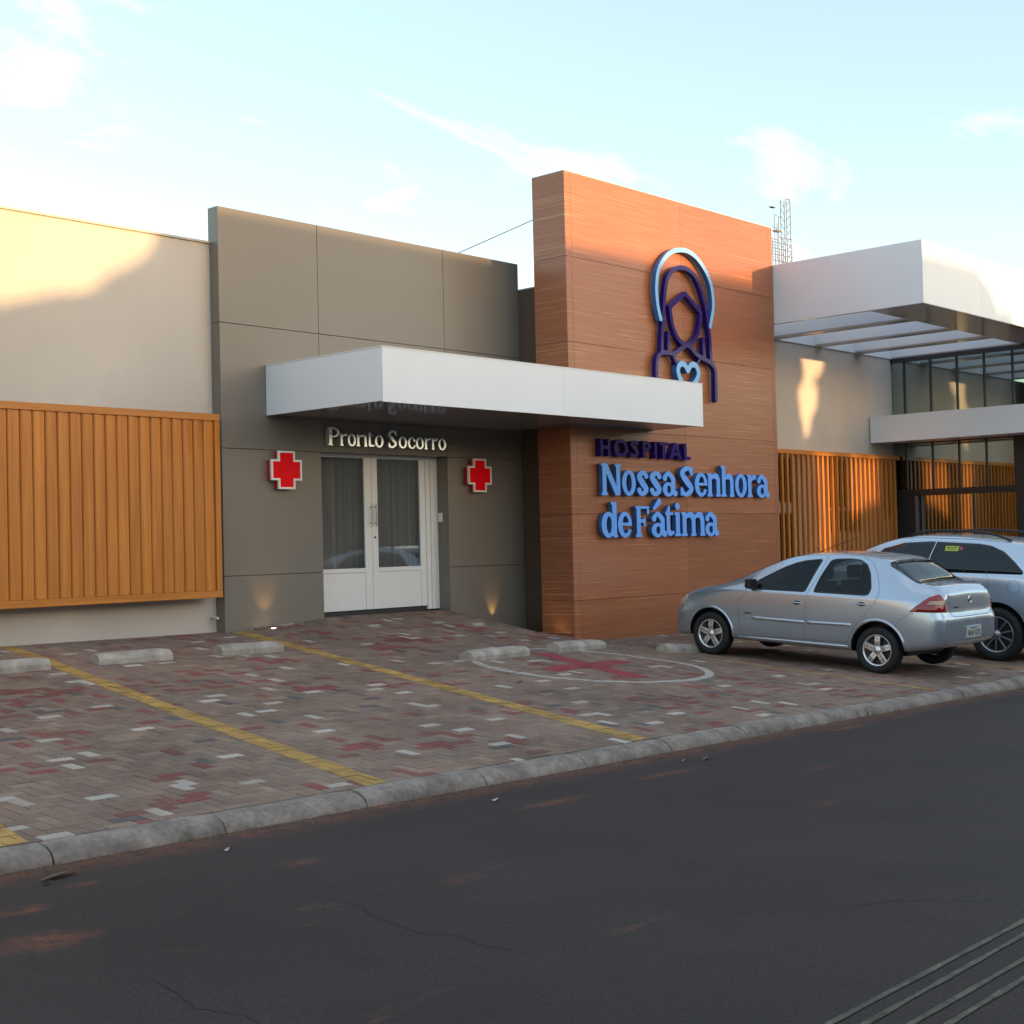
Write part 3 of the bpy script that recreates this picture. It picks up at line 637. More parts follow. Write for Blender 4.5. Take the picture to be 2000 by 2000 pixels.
ic.build('door_buzzer', 'doorwhite', bevel=.003, label='small white buzzer on the door reveal right of the door', cat='buzzer')

# ------------------------------------------------------------------ awning
aw = thing('awning', (14.4, 12.3, 3.42), 'flat white box awning over the emergency entrance door', 'awning')
AX0, AX1, AY0, AZ0, AZ1 = 11.15, 17.82, 12.31, 3.435, 4.085
xp = [AX0+.002, 14.49, AX1-.002]
for a in range(2): bx(xp[a]+.001, xp[a+1]-.001, AY0, AY0+.03, AZ0, AZ1).build('front_panel', 'white', aw, bevel=.0015)
bx(AX0, AX0+.03, AY0+.0305, 14.575, AZ0, AZ1).build('side_panel', 'white', aw, bevel=.0015)
bx(AX1-.03, AX1, AY0+.0305, 13.335, AZ0, AZ1).build('side_panel', 'white', aw, bevel=.0015)
e_ = MB(); e_.box(AX0-.004, AX1+.004, AY0-.006, AY0+.02, AZ1+.001, AZ1+.012); e_.box(AX0-.006, AX0+.02, AY0-.004, 14.575, AZ1+.0015, AZ1+.0125)
e_.box(AX0-.004, AX1+.004, AY0-.005, AY0+.012, AZ0-.012, AZ0-.001)
e_.build('edge_trim', 'whitetrim', aw)
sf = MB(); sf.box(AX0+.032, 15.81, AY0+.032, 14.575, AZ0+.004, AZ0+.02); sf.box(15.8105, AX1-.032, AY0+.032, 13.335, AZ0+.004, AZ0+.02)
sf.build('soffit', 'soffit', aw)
tr_ = MB(); tr_.box(AX0+.032, 15.78, 14.49, 14.575, AZ0-.014, AZ0+.003); tr_.box(15.74, 15.80, 13.30, 14.488, AZ0-.014, AZ0+.003); tr_.box(15.805, AX1-.032, 13.26, 13.335, AZ0-.014, AZ0+.003)
tr_.build('wall_trim', 'galv', aw)
tp = MB(); tp.box(AX0+.032, 15.81, AY0+.032, 14.575, AZ1-.05, AZ1-.02); tp.box(15.8105, AX1-.032, AY0+.032, 13.335, AZ1-.05, AZ1-.02); tp.build('roof', 'white', aw)

# ------------------------------------------------------------------ timber-look tower
tw = thing('sign_tower', (18.7, 13.6, .1), 'tall walnut-look panelled slab carrying the hospital logo and name', 'tower')
TX = [15.83, 15.975, 18.78, 21.50, 21.62]; TZ = [7.27, 5.99, 4.695, 3.395, 2.10, .80, -.3]
bx(15.86, 21.59, 13.37, 13.96, -.3, 7.24).build('core', 'joint', tw)
for c in range(4):
    for r_ in range(6):
        bx(TX[c]+(.0015 if c else 0), TX[c+1]-(.0015 if c < 3 else 0), 13.34, 13.372, TZ[r_+1]+.0025, TZ[r_]-(.0025 if r_ else 0)).build('panel', 'cladding', tw, bevel=.0015)
for r_ in range(6):
    bx(15.83, 15.862, 13.3725, 13.985, TZ[r_+1]+.0025, TZ[r_]-(.0025 if r_ else 0)).build('side_panel', 'cladding', tw, bevel=.0015)
    bx(21.588, 21.62, 13.3725, 13.985, TZ[r_+1]+.0025, TZ[r_]-(.0025 if r_ else 0)).build('side_panel', 'cladding', tw, bevel=.0015)
bx(15.83, 21.62, 13.34, 13.985, 7.2705, 7.28).build('cap', 'coping', tw)
br = thing('brown_return_wall', (16.1, 14.5, .1), 'dark brown set-back wall between the grey panels and the tower', 'wall')
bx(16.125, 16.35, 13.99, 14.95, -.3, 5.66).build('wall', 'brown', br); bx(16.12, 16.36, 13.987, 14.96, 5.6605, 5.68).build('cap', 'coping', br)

# ------------------------------------------------------------------ lettering (outlines from signed distances, then extruded)
def sd_seg(X, Y, pts, rs):
    """variable-width stroke through pts (positive inside)"""
    out = np.full(X.shape, -9.0)
    for (a, b), (r0, r1) in zip(zip(pts, pts[1:]), zip(rs, rs[1:])):
        dx, dy = b[0]-a[0], b[1]-a[1]; L2 = dx*dx+dy*dy+1e-12
        t = np.clip(((X-a[0])*dx+(Y-a[1])*dy)/L2, 0, 1)
        d = np.hypot(X-a[0]-t*dx, Y-a[1]-t*dy); out = np.maximum(out, r0+(r1-r0)*t-d)
    return out
def sd_box(X, Y, x0, x1, y0, y1): return np.minimum(np.minimum(X-x0, x1-X), np.minimum(Y-y0, y1-Y))
def sd_ell(X, Y, cx, cy, a, b): return (1-np.hypot((X-cx)/a, (Y-cy)/b))*min(a, b)
def sd_poly(X, Y, P):
    out = np.full(X.shape, 9.0)
    for i in range(len(P)):
        a, b = P[i], P[(i+1) % len(P)]; L = math.hypot(b[0]-a[0], b[1]-a[1])
        out = np.minimum(out, ((b[0]-a[0])*(Y-a[1])-(b[1]-a[1])*(X-a[0]))/L)
    return out
def smooth_pts(P, k=6, closed=False):
    n = len(P); out = []
    for i in range(n if closed else n-1):
        p0, p1, p2, p3 = [P[(i+d) % n] if closed else P[min(max(i+d, 0), n-1)] for d in (-1, 0, 1, 2)]
        for j in range(k):
            t = j/k; out.append(tuple(.5*((2*b)+(-a+c)*t+(2*a-5*b+4*c-d)*t*t+(-a+3*b-3*c+d)*t**3) for a, b, c, d in zip(p0, p1, p2, p3)))
    if not closed: out.append(tuple(P[-1]))
    return out
def stroke(X, Y, P):   # P: (x, y, r) smoothed
    q = smooth_pts(P); return sd_seg(X, Y, [(a[0], a[1]) for a in q], [a[2] for a in q])
mx_ = lambda *a: np.maximum.reduce(a)
def glyph(ch, X, Y, w, t, s, sh, xh):
    """w stem, t thin stroke, s serif overhang, sh serif thickness, xh x-height; returns (field, width)"""
    B = lambda *a: sd_box(X, Y, *a)
    def stem(x, y0, y1, lo=True, hi=None):
        o = B(x, x+w, y0, y1)
        if lo: o = mx_(o, B(x-s, x+w+s, y0, y0+sh))
        if hi: o = mx_(o, B(x-s, x+w*.5, y1-sh, y1))
        return o
    if ch == 'N':
        W_ = .96; o = mx_(B(s, s+t*1.6, 0, 1), B(W_-s-t*1.6, W_-s, 0, 1), sd_poly(X, Y, [(s, 1), (W_-s-w*1.15, 0), (W_-s, 0), (s+w*1.15, 1)]),
            B(0, s*2+t*1.6, 0, sh), B(0, s+w, 1-sh, 1), B(W_-2*s-t*1.6, W_, 1-sh, 1)); return o, W_
    if ch == 'o':
        W_ = .68; return np.minimum(sd_ell(X, Y, W_/2, xh/2, W_/2, xh/2+.015), -sd_ell(X, Y, W_/2, xh/2, W_/2-w, xh/2-t)), W_
    if ch in 'sS':
        H = xh if ch == 's' else 1.0; W_ = .56 if ch == 's' else .68; a = w*.5; b = t*.55
        o = stroke(X, Y, [(W_-a*1.1, H*.80, b*1.2), (W_*.72, H-b*1.3, b*1.1), (W_*.44, H-b*1.2, b*1.3), (a*1.15, H*.76, a*.95), (W_*.5, H*.50, a*1.15), (W_-a*1.15, H*.25, a*.95), (W_*.55, b*1.2, b*1.3), (W_*.28, b*1.3, b*1.1), (a*1.0, H*.21, b*1.2)])
        if ch == 's': o = mx_(o, sd_ell(X, Y, W_-a*1.1, H*.79, a*.95, a*.85), sd_ell(X, Y, a*1.1, H*.22, a*.95, a*.85))
        else: o = mx_(o, B(W_-a*1.5, W_-a*.4, H*.70, H*.98), B(a*.3, a*1.3, H*.02, H*.30))
        return o, W_
    if ch == 'a':
        W_ = .70; xs = W_-w-s*.8
        o = mx_(B(xs, xs+w, t*.6, xh*.70), sd_ell(X, Y, W_-s*.6-.02, t*.75, w*.62, t*.9),
            stroke(X, Y, [(w*.62, xh*.76, w*.42), (W_*.30, xh-t*.8, t*.62), (W_*.50, xh-t*.6, t*.75), (xs+w*.5, xh*.70, w*.5)]), sd_ell(X, Y, w*.62, xh*.74, w*.55, w*.5))
        bowl = np.minimum(sd_ell(X, Y, W_*.42, xh*.27, W_*.42, xh*.30), -sd_ell(X, Y, W_*.46, xh*.27, W_*.42-w*.95, xh*.30-t*.95))
        return mx_(o, np.minimum(bowl, xs+w*.6-X)), W_
    if ch in 'ec':
        W_ = .62; ring = np.minimum(sd_ell(X, Y, W_/2+.02, xh/2, W_/2+.02, xh/2+.012), -sd_ell(X, Y, W_/2+.05, xh/2, W_/2+.02-w*.9, xh/2-t))
        if ch == 'e':
            cut = sd_poly(X, Y, [(W_*.45, xh*.46), (W_*.45, xh*.40), (W_*1.3, xh*.22), (W_*1.3, xh*.46)])
            return mx_(np.minimum(ring, -cut), B(w*.6, W_-.02, xh*.46, xh*.46+t*.85)), W_
        cut = sd_poly(X, Y, [(W_*.52, xh*.45), (W_*1.3, xh*.20), (W_*1.3, xh*.74), (W_*.58, xh*.62)])
        return mx_(np.minimum(ring, -cut), sd_ell(X, Y, W_-w*.55, xh*.73, w*.52, w*.5)), W_
    if ch in 'nhm':
        W_ = {'n': .80, 'h': .80, 'm': 1.28}[ch]; H = 1.08 if ch == 'h' else xh
        o = stem(s, 0, H, True, True); n_ = 2 if ch == 'm' else 1; pit = (W_-2*s-w)/n_
        for k in range(n_):
            x1 = s+pit*(k+1); o = mx_(o, B(x1, x1+w, 0, xh*.72), B(x1-s*.6, x1+w+s*.8, 0, sh), stroke(X, Y, [(x1-pit+w*.8, xh*.78, t*.5), (x1-pit*.30, xh-t*.75, t*.75), (x1+w*.1, xh-t*1.0, t*.95), (x1+w*.5, xh*.70, w*.5)]))
        return o, W_
    if ch == 'r':
        W_ = .60; o = stem(s, 0, xh, True, True); o = mx_(o, B(0, s+w+s*1.5, 0, sh), stroke(X, Y, [(s+w*.8, xh*.74, t*.55), (W_*.66, xh-t*.8, t*.7), (W_-w*.5, xh-w*.42, w*.40)])); return o, W_
    if ch == 'i':
        W_ = w+2*s; return mx_(stem(s, 0, xh, True, True), sd_ell(X, Y, s+w*.5, xh+.20, w*.56, w*.56)), W_
    if ch == 't':
        W_ = .50; x0 = s*1.2; o = mx_(B(x0, x0+w, t, xh*1.08), B(0, W_*.92, xh-sh*1.1, xh), sd_poly(X, Y, [(x0*.1, xh-sh*.4), (x0+w, xh-sh*.5), (x0+w, xh*1.28), (x0+w*.55, xh*1.26)]),
            stroke(X, Y, [(x0+w*.5, t*1.6, w*.5), (x0+w*1.0, t*.9, t*.85), (W_-.03, t*1.1, t*.4)])); return o, W_
    if ch == 'd':
        W_ = .78; xs = W_-s-w; bowl = np.minimum(sd_ell(X, Y, W_*.42, xh/2, W_*.42, xh/2+.01), -sd_ell(X, Y, W_*.46, xh/2, W_*.42-w, xh/2-t*1.1))
        return mx_(np.minimum(bowl, xs+w*.6-X), B(xs, xs+w, t*.3, 1.12), B(xs-s, xs+w*.5, 1.12-sh, 1.12), B(xs+w*.3, W_, 0, sh)), W_
    if ch == 'F':
        W_ = .74; o = mx_(B(s, s+w, 0, 1), B(0, s*2.2+w, 0, sh), B(0, W_-.02, 1-sh, 1), B(W_-.02-t, W_-.02, .74, 1), B(s+w*.5, W_*.70, .46, .46+t), B(W_*.70-t*.9, W_*.70, .36, .62)); return o, W_
    if ch == 'P':
        W_ = .66; bowl = np.minimum(sd_ell(X, Y, W_*.48, .725, W_*.52, .275), -sd_ell(X, Y, W_*.46, .725, W_*.52-w*.9, .275-t)); x0 = s
        return mx_(B(x0, x0+w, 0, 1), B(0, x0+w+s, 0, sh), B(0, x0+w, 1-sh, 1), np.minimum(bowl, X-x0-w*.5)), W_
    # sans capitals
    W_ = {'H': .80, 'O': 1.02, 'S#': .62, 'P#': .62, 'I': w, 'T': .62, 'A': .92, 'L': .52}[ch]
    if ch == 'H': return mx_(B(0, w, 0, 1), B(W_-w, W_, 0, 1), B(0, W_, .5-w*.45, .5+w*.45)), W_
    if ch == 'O': return np.minimum(sd_ell(X, Y, W_/2, .5, W_/2, .52), -sd_ell(X, Y, W_/2, .5, W_/2-w, .52-w*.95)), W_
    if ch == 'S#':
        a = w*.48; return stroke(X, Y, [(W_-a, .82, a), (W_*.55, 1-a, a), (a*1.1, .76, a), (W_*.5, .51, a), (W_-a*1.1, .26, a), (W_*.45, a, a), (a, .17, a)]), W_
    if ch == 'P#': return mx_(B(0, w, 0, 1), np.minimum(np.minimum(sd_ell(X, Y, W_*.45, .70, W_*.55, .30), -sd_ell(X, Y, W_*.45, .70, W_*.55-w, .30-w*.9)), X-w*.5)), W_
    if ch == 'I': return B(0, w, 0, 1), W_
    if ch == 'T': return mx_(B(W_/2-w/2, W_/2+w/2, 0, 1), B(0, W_, 1-w*.95, 1)), W_
    if ch == 'L': return mx_(B(0, w, 0, 1), B(0, W_, 0, w*.95)), W_
    if ch == 'A': return mx_(sd_poly(X, Y, [(0, 0), (w*1.1, 0), (W_/2+w*.5, 1), (W_/2-w*.5, 1)]), sd_poly(X, Y, [(W_-w*1.1, 0), (W_, 0), (W_/2+w*.5, 1), (W_/2-w*.5, 1)]), B(W_*.22, W_*.78, .22, .22+w*.85)), W_
def field_mesh(F, xs, zs, yf, yb, bw=0):
    """marching squares on F>0 -> (verts, front faces, side faces)"""
    vs = []; idx = {}; front = []; segs = []
    nx, nz = len(xs), len(zs)
    def vtx(key, p):
        if key not in idx: idx[key] = len(vs); vs.append(p)
        return idx[key]
    for i in range(nx-1):
        for j in range(nz-1):
            c = [(i, j), (i+1, j), (i+1, j+1), (i, j+1)]; f = [F[a, b] for a, b in c]
            if max(f) <= 0: continue
            poly = []; kinds = []
            for k in range(4):
                a, b = c[k], c[(k+1) % 4]; fa, fb = f[k], f[(k+1) % 4]
                if fa > 0: poly.append(vtx(a, (xs[a[0]], zs[a[1]]))); kinds.append(0)
                if (fa > 0) != (fb > 0):
                    t = fa/(fa-fb); key = (min(a, b), max(a, b)); poly.append(vtx(key, (xs[a[0]]+(xs[b[0]]-xs[a[0]])*t, zs[a[1]]+(zs[b[1]]-zs[a[1]])*t))); kinds.append(1)
            front.append(tuple(poly))
            n = len(poly)
            for k in range(n):
                if kinds[k] and kinds[(k+1) % n] and min(f) <= 0:
                    segs.append((poly[k], poly[(k+1) % n]))
    m = MB(); V = [(x, yf, z) for x, z in vs]+[(x, yb, z) for x, z in vs]; k = len(vs)
    m.add(V, front, 0); m.f += [tuple(a+k for a in reversed(p)) for p in front]; m.m += [1]*len(front); m.sm += [False]*len(front)
    for a, b in segs: m.f.append((a, a+k, b+k, b)); m.m.append(1); m.sm.append(False)
    return m
def letter(ch, x0, x1, z0, hgt, yf, yb, par, mats, style, res=.006):
    w, t, s, sh, xh = style; _, W_ = glyph(ch, np.zeros((2, 2)), np.zeros((2, 2)), w, t, s, sh, xh)
    sx = (x1-x0)/W_; gx_ = np.arange(-.06, W_+.1, res/hgt*1.0); gz_ = np.arange(-.05, 1.42, res/hgt)
    X, Y = np.meshgrid(gx_, gz_, indexing='ij'); F, _ = glyph(ch, X, Y, w, t, s, sh, xh)
    F[0, :] = F[-1, :] = -1; F[:, 0] = F[:, -1] = -1
    m = field_mesh(F, x0+gx_*sx, z0+gz_*hgt, yf, yb)
    return m.build('letter', mats, par, fix=False)
def sign(name, label, chars, z0, z1, hgt, yf, yb, mats, style, res=.006):
    X0 = chars[0][1]; X1 = chars[-1][2]
    t = thing(name, ((X0+X1)/2, yb, z0), label, 'sign')
    for c in chars:
        zz_ = z0+(z1-z0)*(c[1]-X0)/(X1-X0); letter(c[0], c[1], c[2], zz_, hgt, yf, yb, t, mats, style, res)
    return t
YL = 13.23
sign('hospital_sign', 'dark navy capital letters HOSPITAL just under the awning', [('H', 16.41, 16.65), ('O', 16.74, 17.09), ('S#', 17.15, 17.37), ('P#', 17.47, 17.68), ('I', 17.78, 17.845), ('T', 17.91, 18.15), ('A', 18.18, 18.52), ('L', 18.58, 18.76)], 2.985, 2.985, .268, YL, 13.335, ['navy', 'navy'], (.21, .2, 0, 0, 1), .005)
BOLD = (.205, .115, .055, .085, .80)
nsl = sign('name_sign', 'light blue serif letters Nossa Senhora on the walnut tower', [('N', 16.41, 16.90), ('o', 16.92, 17.265), ('s', 17.29, 17.60), ('s', 17.62, 17.95), ('a', 17.97, 18.335), ('S', 18.44, 18.83), ('e', 18.86, 19.20), ('n', 19.22, 19.62), ('h', 19.63, 20.03), ('o', 20.05, 20.41), ('r', 20.43, 20.72), ('a', 20.735, 21.10)], 2.387, 2.390, .485, YL, 13.305, ['lightblue', 'blueside'], BOLD)
dfl = sign('name_sign', 'light blue serif letters de Fátima, lowest line on the tower', [('d', 16.39, 16.79), ('e', 16.79, 17.12), ('F', 17.24, 17.60), ('a', 17.65, 18.02), ('t', 18.02, 18.25), ('i', 18.27, 18.44), ('m', 18.46, 19.13), ('a', 19.13, 19.49)], 1.738, 1.734, .485, YL, 13.305, ['lightblue', 'blueside'], BOLD)
gx_ = np.arange(17.60, 18.1, .006); gz_ = np.arange(2.1, 2.45, .006); X, Y = np.meshgrid(gx_, gz_, indexing='ij')
field_mesh(sd_seg(X, Y, [(17.72, 2.185), (17.86, 2.29)], [.026, .055]), gx_, gz_, YL, 13.305).build('accent', ['lightblue', 'blueside'], dfl, fix=False)
SEMI = (.165, .075, .05, .045, .68)
sign('entrance_sign', 'white serif letters Pronto Socorro above the double door', [('P', 12.10, 12.30), ('r', 12.305, 12.44), ('o', 12.445, 12.59), ('n', 12.60, 12.80), ('t', 12.81, 12.93), ('o', 12.94, 13.10), ('S', 13.19, 13.36), ('o', 13.39, 13.55), ('c', 13.57, 13.715), ('o', 13.725, 13.885), ('r', 13.895, 14.035), ('r', 14.04, 14.175), ('o', 14.18, 14.335)], 3.076, 3.080, .242, 14.47, 14.545, ['letterwhite', 'letterwhite'], SEMI, .0035)

# logo strokes
K = 1.038
def LP(P): return [((x*K), 1.7+(z-1.7)*K) for x, z in P]
def logo_part(par, name, P, r, mats, closed=False, curve=True, yf=13.215, yb=13.30, cut=None):
    P = LP(P); q = smooth_pts(P, 6, closed) if curve else P
    if closed: q = q+[q[0]]
    a = np.array(q); pad = .1; res = .008
    gx_ = np.arange(a[:, 0].min()-pad, a[:, 0].max()+pad, res); gz_ = np.arange(a[:, 1].min()-pad, a[:, 1].max()+pad, res)
    X, Y = np.meshgrid(gx_, gz_, indexing='ij'); F = sd_seg(X, Y, q, [r]*len(q))
    m = field_mesh(F, gx_, gz_, yf, yb); return m.build(name, mats, par, fix=False)
lg = thing('logo_emblem', (18.7, 13.3, 4.2), 'blue line emblem of a veiled head with halo and heart', 'emblem')
logo_part(lg, 'halo', [(17.359, 5.108), (17.293, 5.305), (17.269, 5.554), (17.308, 5.811), (17.421, 5.994), (17.593, 6.145), (17.764, 6.225), (17.959, 6.267), (18.155, 6.265), (18.351, 6.205), (18.522, 6.097), (18.667, 5.955), (18.762, 5.79), (18.804, 5.589), (18.795, 5.411), (18.735, 5.228), (18.70, 5.122)], .038, ['halo', 'blueside'])
logo_part(lg, 'veil', [(17.375, 4.58), (17.40, 4.868), (17.44, 5.153), (17.479, 5.438), (17.524, 5.641), (17.589, 5.786), (17.726, 5.914), (17.922, 5.985), (18.118, 5.98), (18.289, 5.916), (18.41, 5.80), (18.503, 5.65), (18.594, 5.43), (18.646, 5.20), (18.686, 4.96), (18.715, 4.52)], .036, ['navy', 'navy'], yf=13.22, yb=13.301)
face = smooth_pts([(18.448, 5.33), (18.42, 5.107), (18.32, 4.922), (18.17, 4.80), (18.02, 4.761), (17.88, 4.80), (17.76, 4.90), (17.66, 5.08), (17.616, 5.326)], 5)
logo_part(lg, 'face_outline', face+[(18.03, 5.585), (18.448, 5.33)], .036, ['navy', 'navy'], curve=False, yf=13.217)
logo_part(lg, 'stub', [(17.574, 4.912), (17.555, 4.60)], .036, ['navy', 'navy'], curve=False, yf=13.223, yb=13.302)
logo_part(lg, 'stub', [(18.504, 4.898), (18.525, 4.60)], .036, ['navy', 'navy'], curve=False, yf=13.223, yb=13.302)
logo_part(lg, 'shoulder', [(18.00, 4.781), (18.16, 4.73), (18.30, 4.64), (18.50, 4.585), (18.70, 4.53), (18.82, 4.43), (18.835, 4.25), (18.825, 3.93)], .036, ['navy', 'navy'], yf=13.219, yb=13.303)
logo_part(lg, 'shoulder', [(18.04, 4.765), (17.86, 4.68), (17.70, 4.60), (17.55, 4.60), (17.38, 4.585), (17.27, 4.50), (17.235, 4.36), (17.225, 3.93)], .036, ['navy', 'navy'], yf=13.221, yb=13.304)
logo_part(lg, 'tie', [(17.66, 4.60), (17.76, 4.46)], .028, ['navy', 'navy'], curve=False, yf=13.225, yb=13.306)
logo_part(lg, 'tie', [(18.40, 4.58), (18.31, 4.46)], .028, ['navy', 'navy'], curve=False, yf=13.225, yb=13.306)
logo_part(lg, 'heart', [(18.04, 4.36), (17.98, 4.425), (17.905, 4.455), (17.82, 4.43), (17.775, 4.35), (17.80, 4.25), (17.90, 4.14), (18.04, 4.03), (18.19, 4.15), (18.30, 4.26), (18.325, 4.36), (18.27, 4.445), (18.18, 4.465), (18.10, 4.43)], .048, ['halo', 'blueside'], closed=True, yf=13.21, yb=13.305)

# red crosses
def cross_sign(x, z, label):
    t = thing('red_cross_sign', (x, 14.57, z-.25), label, 'cross sign', 'red cross signs on the grey wall')
    def plus(h, a, y0, y1, nm, mt, inner=None):
        P = [(-a, -h), (a, -h), (a, -a), (h, -a), (h, a), (a, a), (a, h), (-a, h), (-a, a), (-h, a), (-h, -a), (-a, -a)]
        m = MB()
        if inner is None: m.prism([(x+p[0], z+p[1]) for p in P], 1, y0, y1)
        else:
            q = [(-a+inner, -h+inner), (a-inner, -h+inner), (a-inner, -a+inner), (h-inner, -a+inner), (h-inner, a-inner), (a-inner, a-inner), (a-inner, h-inner), (-a+inner, h-inner), (-a+inner, a-inner), (-h+inner, a-inner), (-h+inner, -a+inner), (-a+inner, -a+inner)]
            V = [(x+p[0], y0, z+p[1]) for p in P]+[(x+p[0], y0, z+p[1]) for p in q]+[(x+p[0], y1, z+p[1]) for p in P]+[(x+p[0], y1, z+p[1]) for p in q]
            F = []
            for i in range(12):
                j = (i+1) % 12; F += [(i, j, 12+j, 12+i), (24+i, 36+i, 36+j, 24+j), (i, 24+i, 24+j, j), (12+i, 12+j, 36+j, 36+i)]
            m.add(V, F)
        m.build(nm, mt, t)
    plus(.245, .130, 14.488, 14.565, 'body', 'redside'); plus(.225, .110, 14.478, 14.4875, 'face', 'red'); plus(.252, .137, 14.470, 14.500, 'rim', 'whitetrim', .026)
cross_sign(11.385, 2.722, 'red cross sign with white rim on the left of the double door')
cross_sign(15.045, 2.722, 'red cross sign with white rim on the right of the double door')

# ------------------------------------------------------------------ right wing: wall, fence, canopy, glass entrance
rw = thing('entrance_hall', (24.5, 14.6, .0), 'beige rendered wall of the main entrance behind the slatted fence', 'building')
YW = 14.42
bx(16.36, 29.5, YW, YW+.25, -.4, 5.53).build('wall', 'stucco', rw)
for (x0, x1, z0, z1) in ((22.9, 23.85, 2.35, 3.25), (25.15, 25.95, 2.25, 3.25), (22.9, 23.85, 1.2, 2.15), (25.2, 26.6, 1.75, 2.2), (27.5, 28.05, 2.0, 3.3)):
    w_ = bx(x0, x1, YW-.012, YW-.002, z0, z1).build('window', 'dark', rw)
    bx(x0+.04, x1-.04, YW-.016, YW-.0125, z0+.04, z1-.04).build('pane', 'carglass', w_)
fe = thing('slatted_fence', (25, 14.3, .2), 'amber timber fence of thin upright slats behind the parked cars', 'fence')
bx(21.64, 28.08, 14.24, 14.36, 3.30, 3.385).build('top_rail', 'rail', fe, bevel=.003)
bx(21.64, 28.05, 14.25, 14.35, .25, .33).build('bottom_rail', 'rail', fe)
first = None
for i in range(33):
    xx = 21.72+.192*i
    if first is None: first = bx(-.032, .032, -.028, .028, 0, 2.96).build('slat', 'slat', fe, local=True, bevel=.004); o = first
    else: o = copy_to(first, fe)
    o.location = Vector((xx, 14.275, .335))-fe.location
for xx in (22.9, 25.4, 27.9): bx(xx-.035, xx+.035, 14.306, 14.38, .2, 3.299).build('post', 'slat', fe)

ca = thing('entrance_canopy', (26, 12, 5.5), 'deep white entrance canopy with open skylight strips at upper right', 'canopy')
CX0, CY0, CZ0, CZ1 = 21.64, 10.465, 5.534, 6.60
CX1 = 34.0; ry0, ry1 = 11.50, 14.38
bx(CX0, CX0+.03, CY0+.0305, 14.40, CZ0, CZ1).build('side_panel', 'white', ca, bevel=.0015)
xs_ = [CX0, 23.9, 26.2, 28.6, 31.2, 34.0]
for a in range(5): bx(xs_[a]+.0015, xs_[a+1]-.0015, CY0, CY0+.03, CZ0, CZ1).build('front_panel', 'white', ca, bevel=.0015)
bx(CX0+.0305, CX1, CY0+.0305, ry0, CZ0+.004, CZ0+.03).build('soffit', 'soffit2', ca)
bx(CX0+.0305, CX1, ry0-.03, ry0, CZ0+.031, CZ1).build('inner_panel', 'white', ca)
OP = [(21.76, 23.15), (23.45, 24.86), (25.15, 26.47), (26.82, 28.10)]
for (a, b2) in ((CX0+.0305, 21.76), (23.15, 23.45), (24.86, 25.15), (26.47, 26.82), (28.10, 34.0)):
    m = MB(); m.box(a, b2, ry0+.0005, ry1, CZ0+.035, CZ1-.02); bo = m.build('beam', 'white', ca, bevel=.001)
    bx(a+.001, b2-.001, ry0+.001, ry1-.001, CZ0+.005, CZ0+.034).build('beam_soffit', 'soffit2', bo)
bx(CX0+.0305, CX1, ry1+.0005, 14.66, CZ0, CZ1).build('back_panel', 'white', ca)

XG = 28.11
gw = thing('glass_entrance', (28.2, 12.5, 0), 'dark glazed entrance hall front reflecting the timber fence', 'glass wall')
bx(XG+.06, 31.5, 10.55, 14.41, -.4, CZ0-.05).build('hall_body', 'dark', gw)
mul_y = [14.40, 14.11, 13.50, 12.90, 12.30, 11.69, 11.08, 10.55]
for a in range(7):
    bx(XG+.03, XG+.045, mul_y[a+1]+.002, mul_y[a]-.002, 4.21, 5.44).build('pane', 'curtainwall', gw)
    if a < 5: bx(XG+.03, XG+.045, mul_y[a+1]+.002, mul_y[a]-.002, 2.64, 3.64).build('pane', 'curtainwall', gw)
for y in mul_y[1:-1]:
    bx(XG, XG+.058, y-.018, y+.018, 4.208, 5.44).build('mullion', 'dark', gw)
    if y > 11.6: bx(XG, XG+.058, y-.018, y+.018, 2.641, 3.64).build('mullion', 'dark', gw)
bx(XG-.02, XG+.058, 10.55, 14.40, 5.441, 5.53).build('top_frame', 'dark', gw)
bx(XG-.03, XG+.058, 11.66, 14.40, 2.50, 2.639).build('header', 'dark', gw)
bx(XG+.035, XG+.05, 11.69, 13.73, .3, 2.499).build('sliding_door', 'curtainwall', gw)
bx(XG+.012, XG+.032, 12.6, 12.64, .3, 2.49).build('door_stile', 'dark', gw)
m = MB(); m.box(XG-.02, XG+.055, 13.85, 13.92, .0, 2.5); m.box(XG-.02, XG+.055, 13.74, 13.77, .0, 2.5); m.build('door_frame', 'galv', gw)
bx(XG-.02, XG+.057, 13.925, 14.40, .0, 2.5).build('side_panel', 'dark', gw)
bx(XG-.04, XG+.059, 10.55, 11.655, -.3, 3.64).build('column', 'dark', gw)
lb = thing('marquee', (27.6, 12.4, 3.64), 'white horizontal marquee band across the glass entrance', 'marquee')
xs_ = [10.4, 12.32, 14.40]
for a in range(2): bx(27.07, 27.10, xs_[a]+.001, xs_[a+1]-.001, 3.641, 4.207).build('front_panel', 'white', lb, bevel=.0015)
bx(27.1005, XG-.001, 10.4, 14.40, 3.66, 4.19).build('core', 'white', lb)

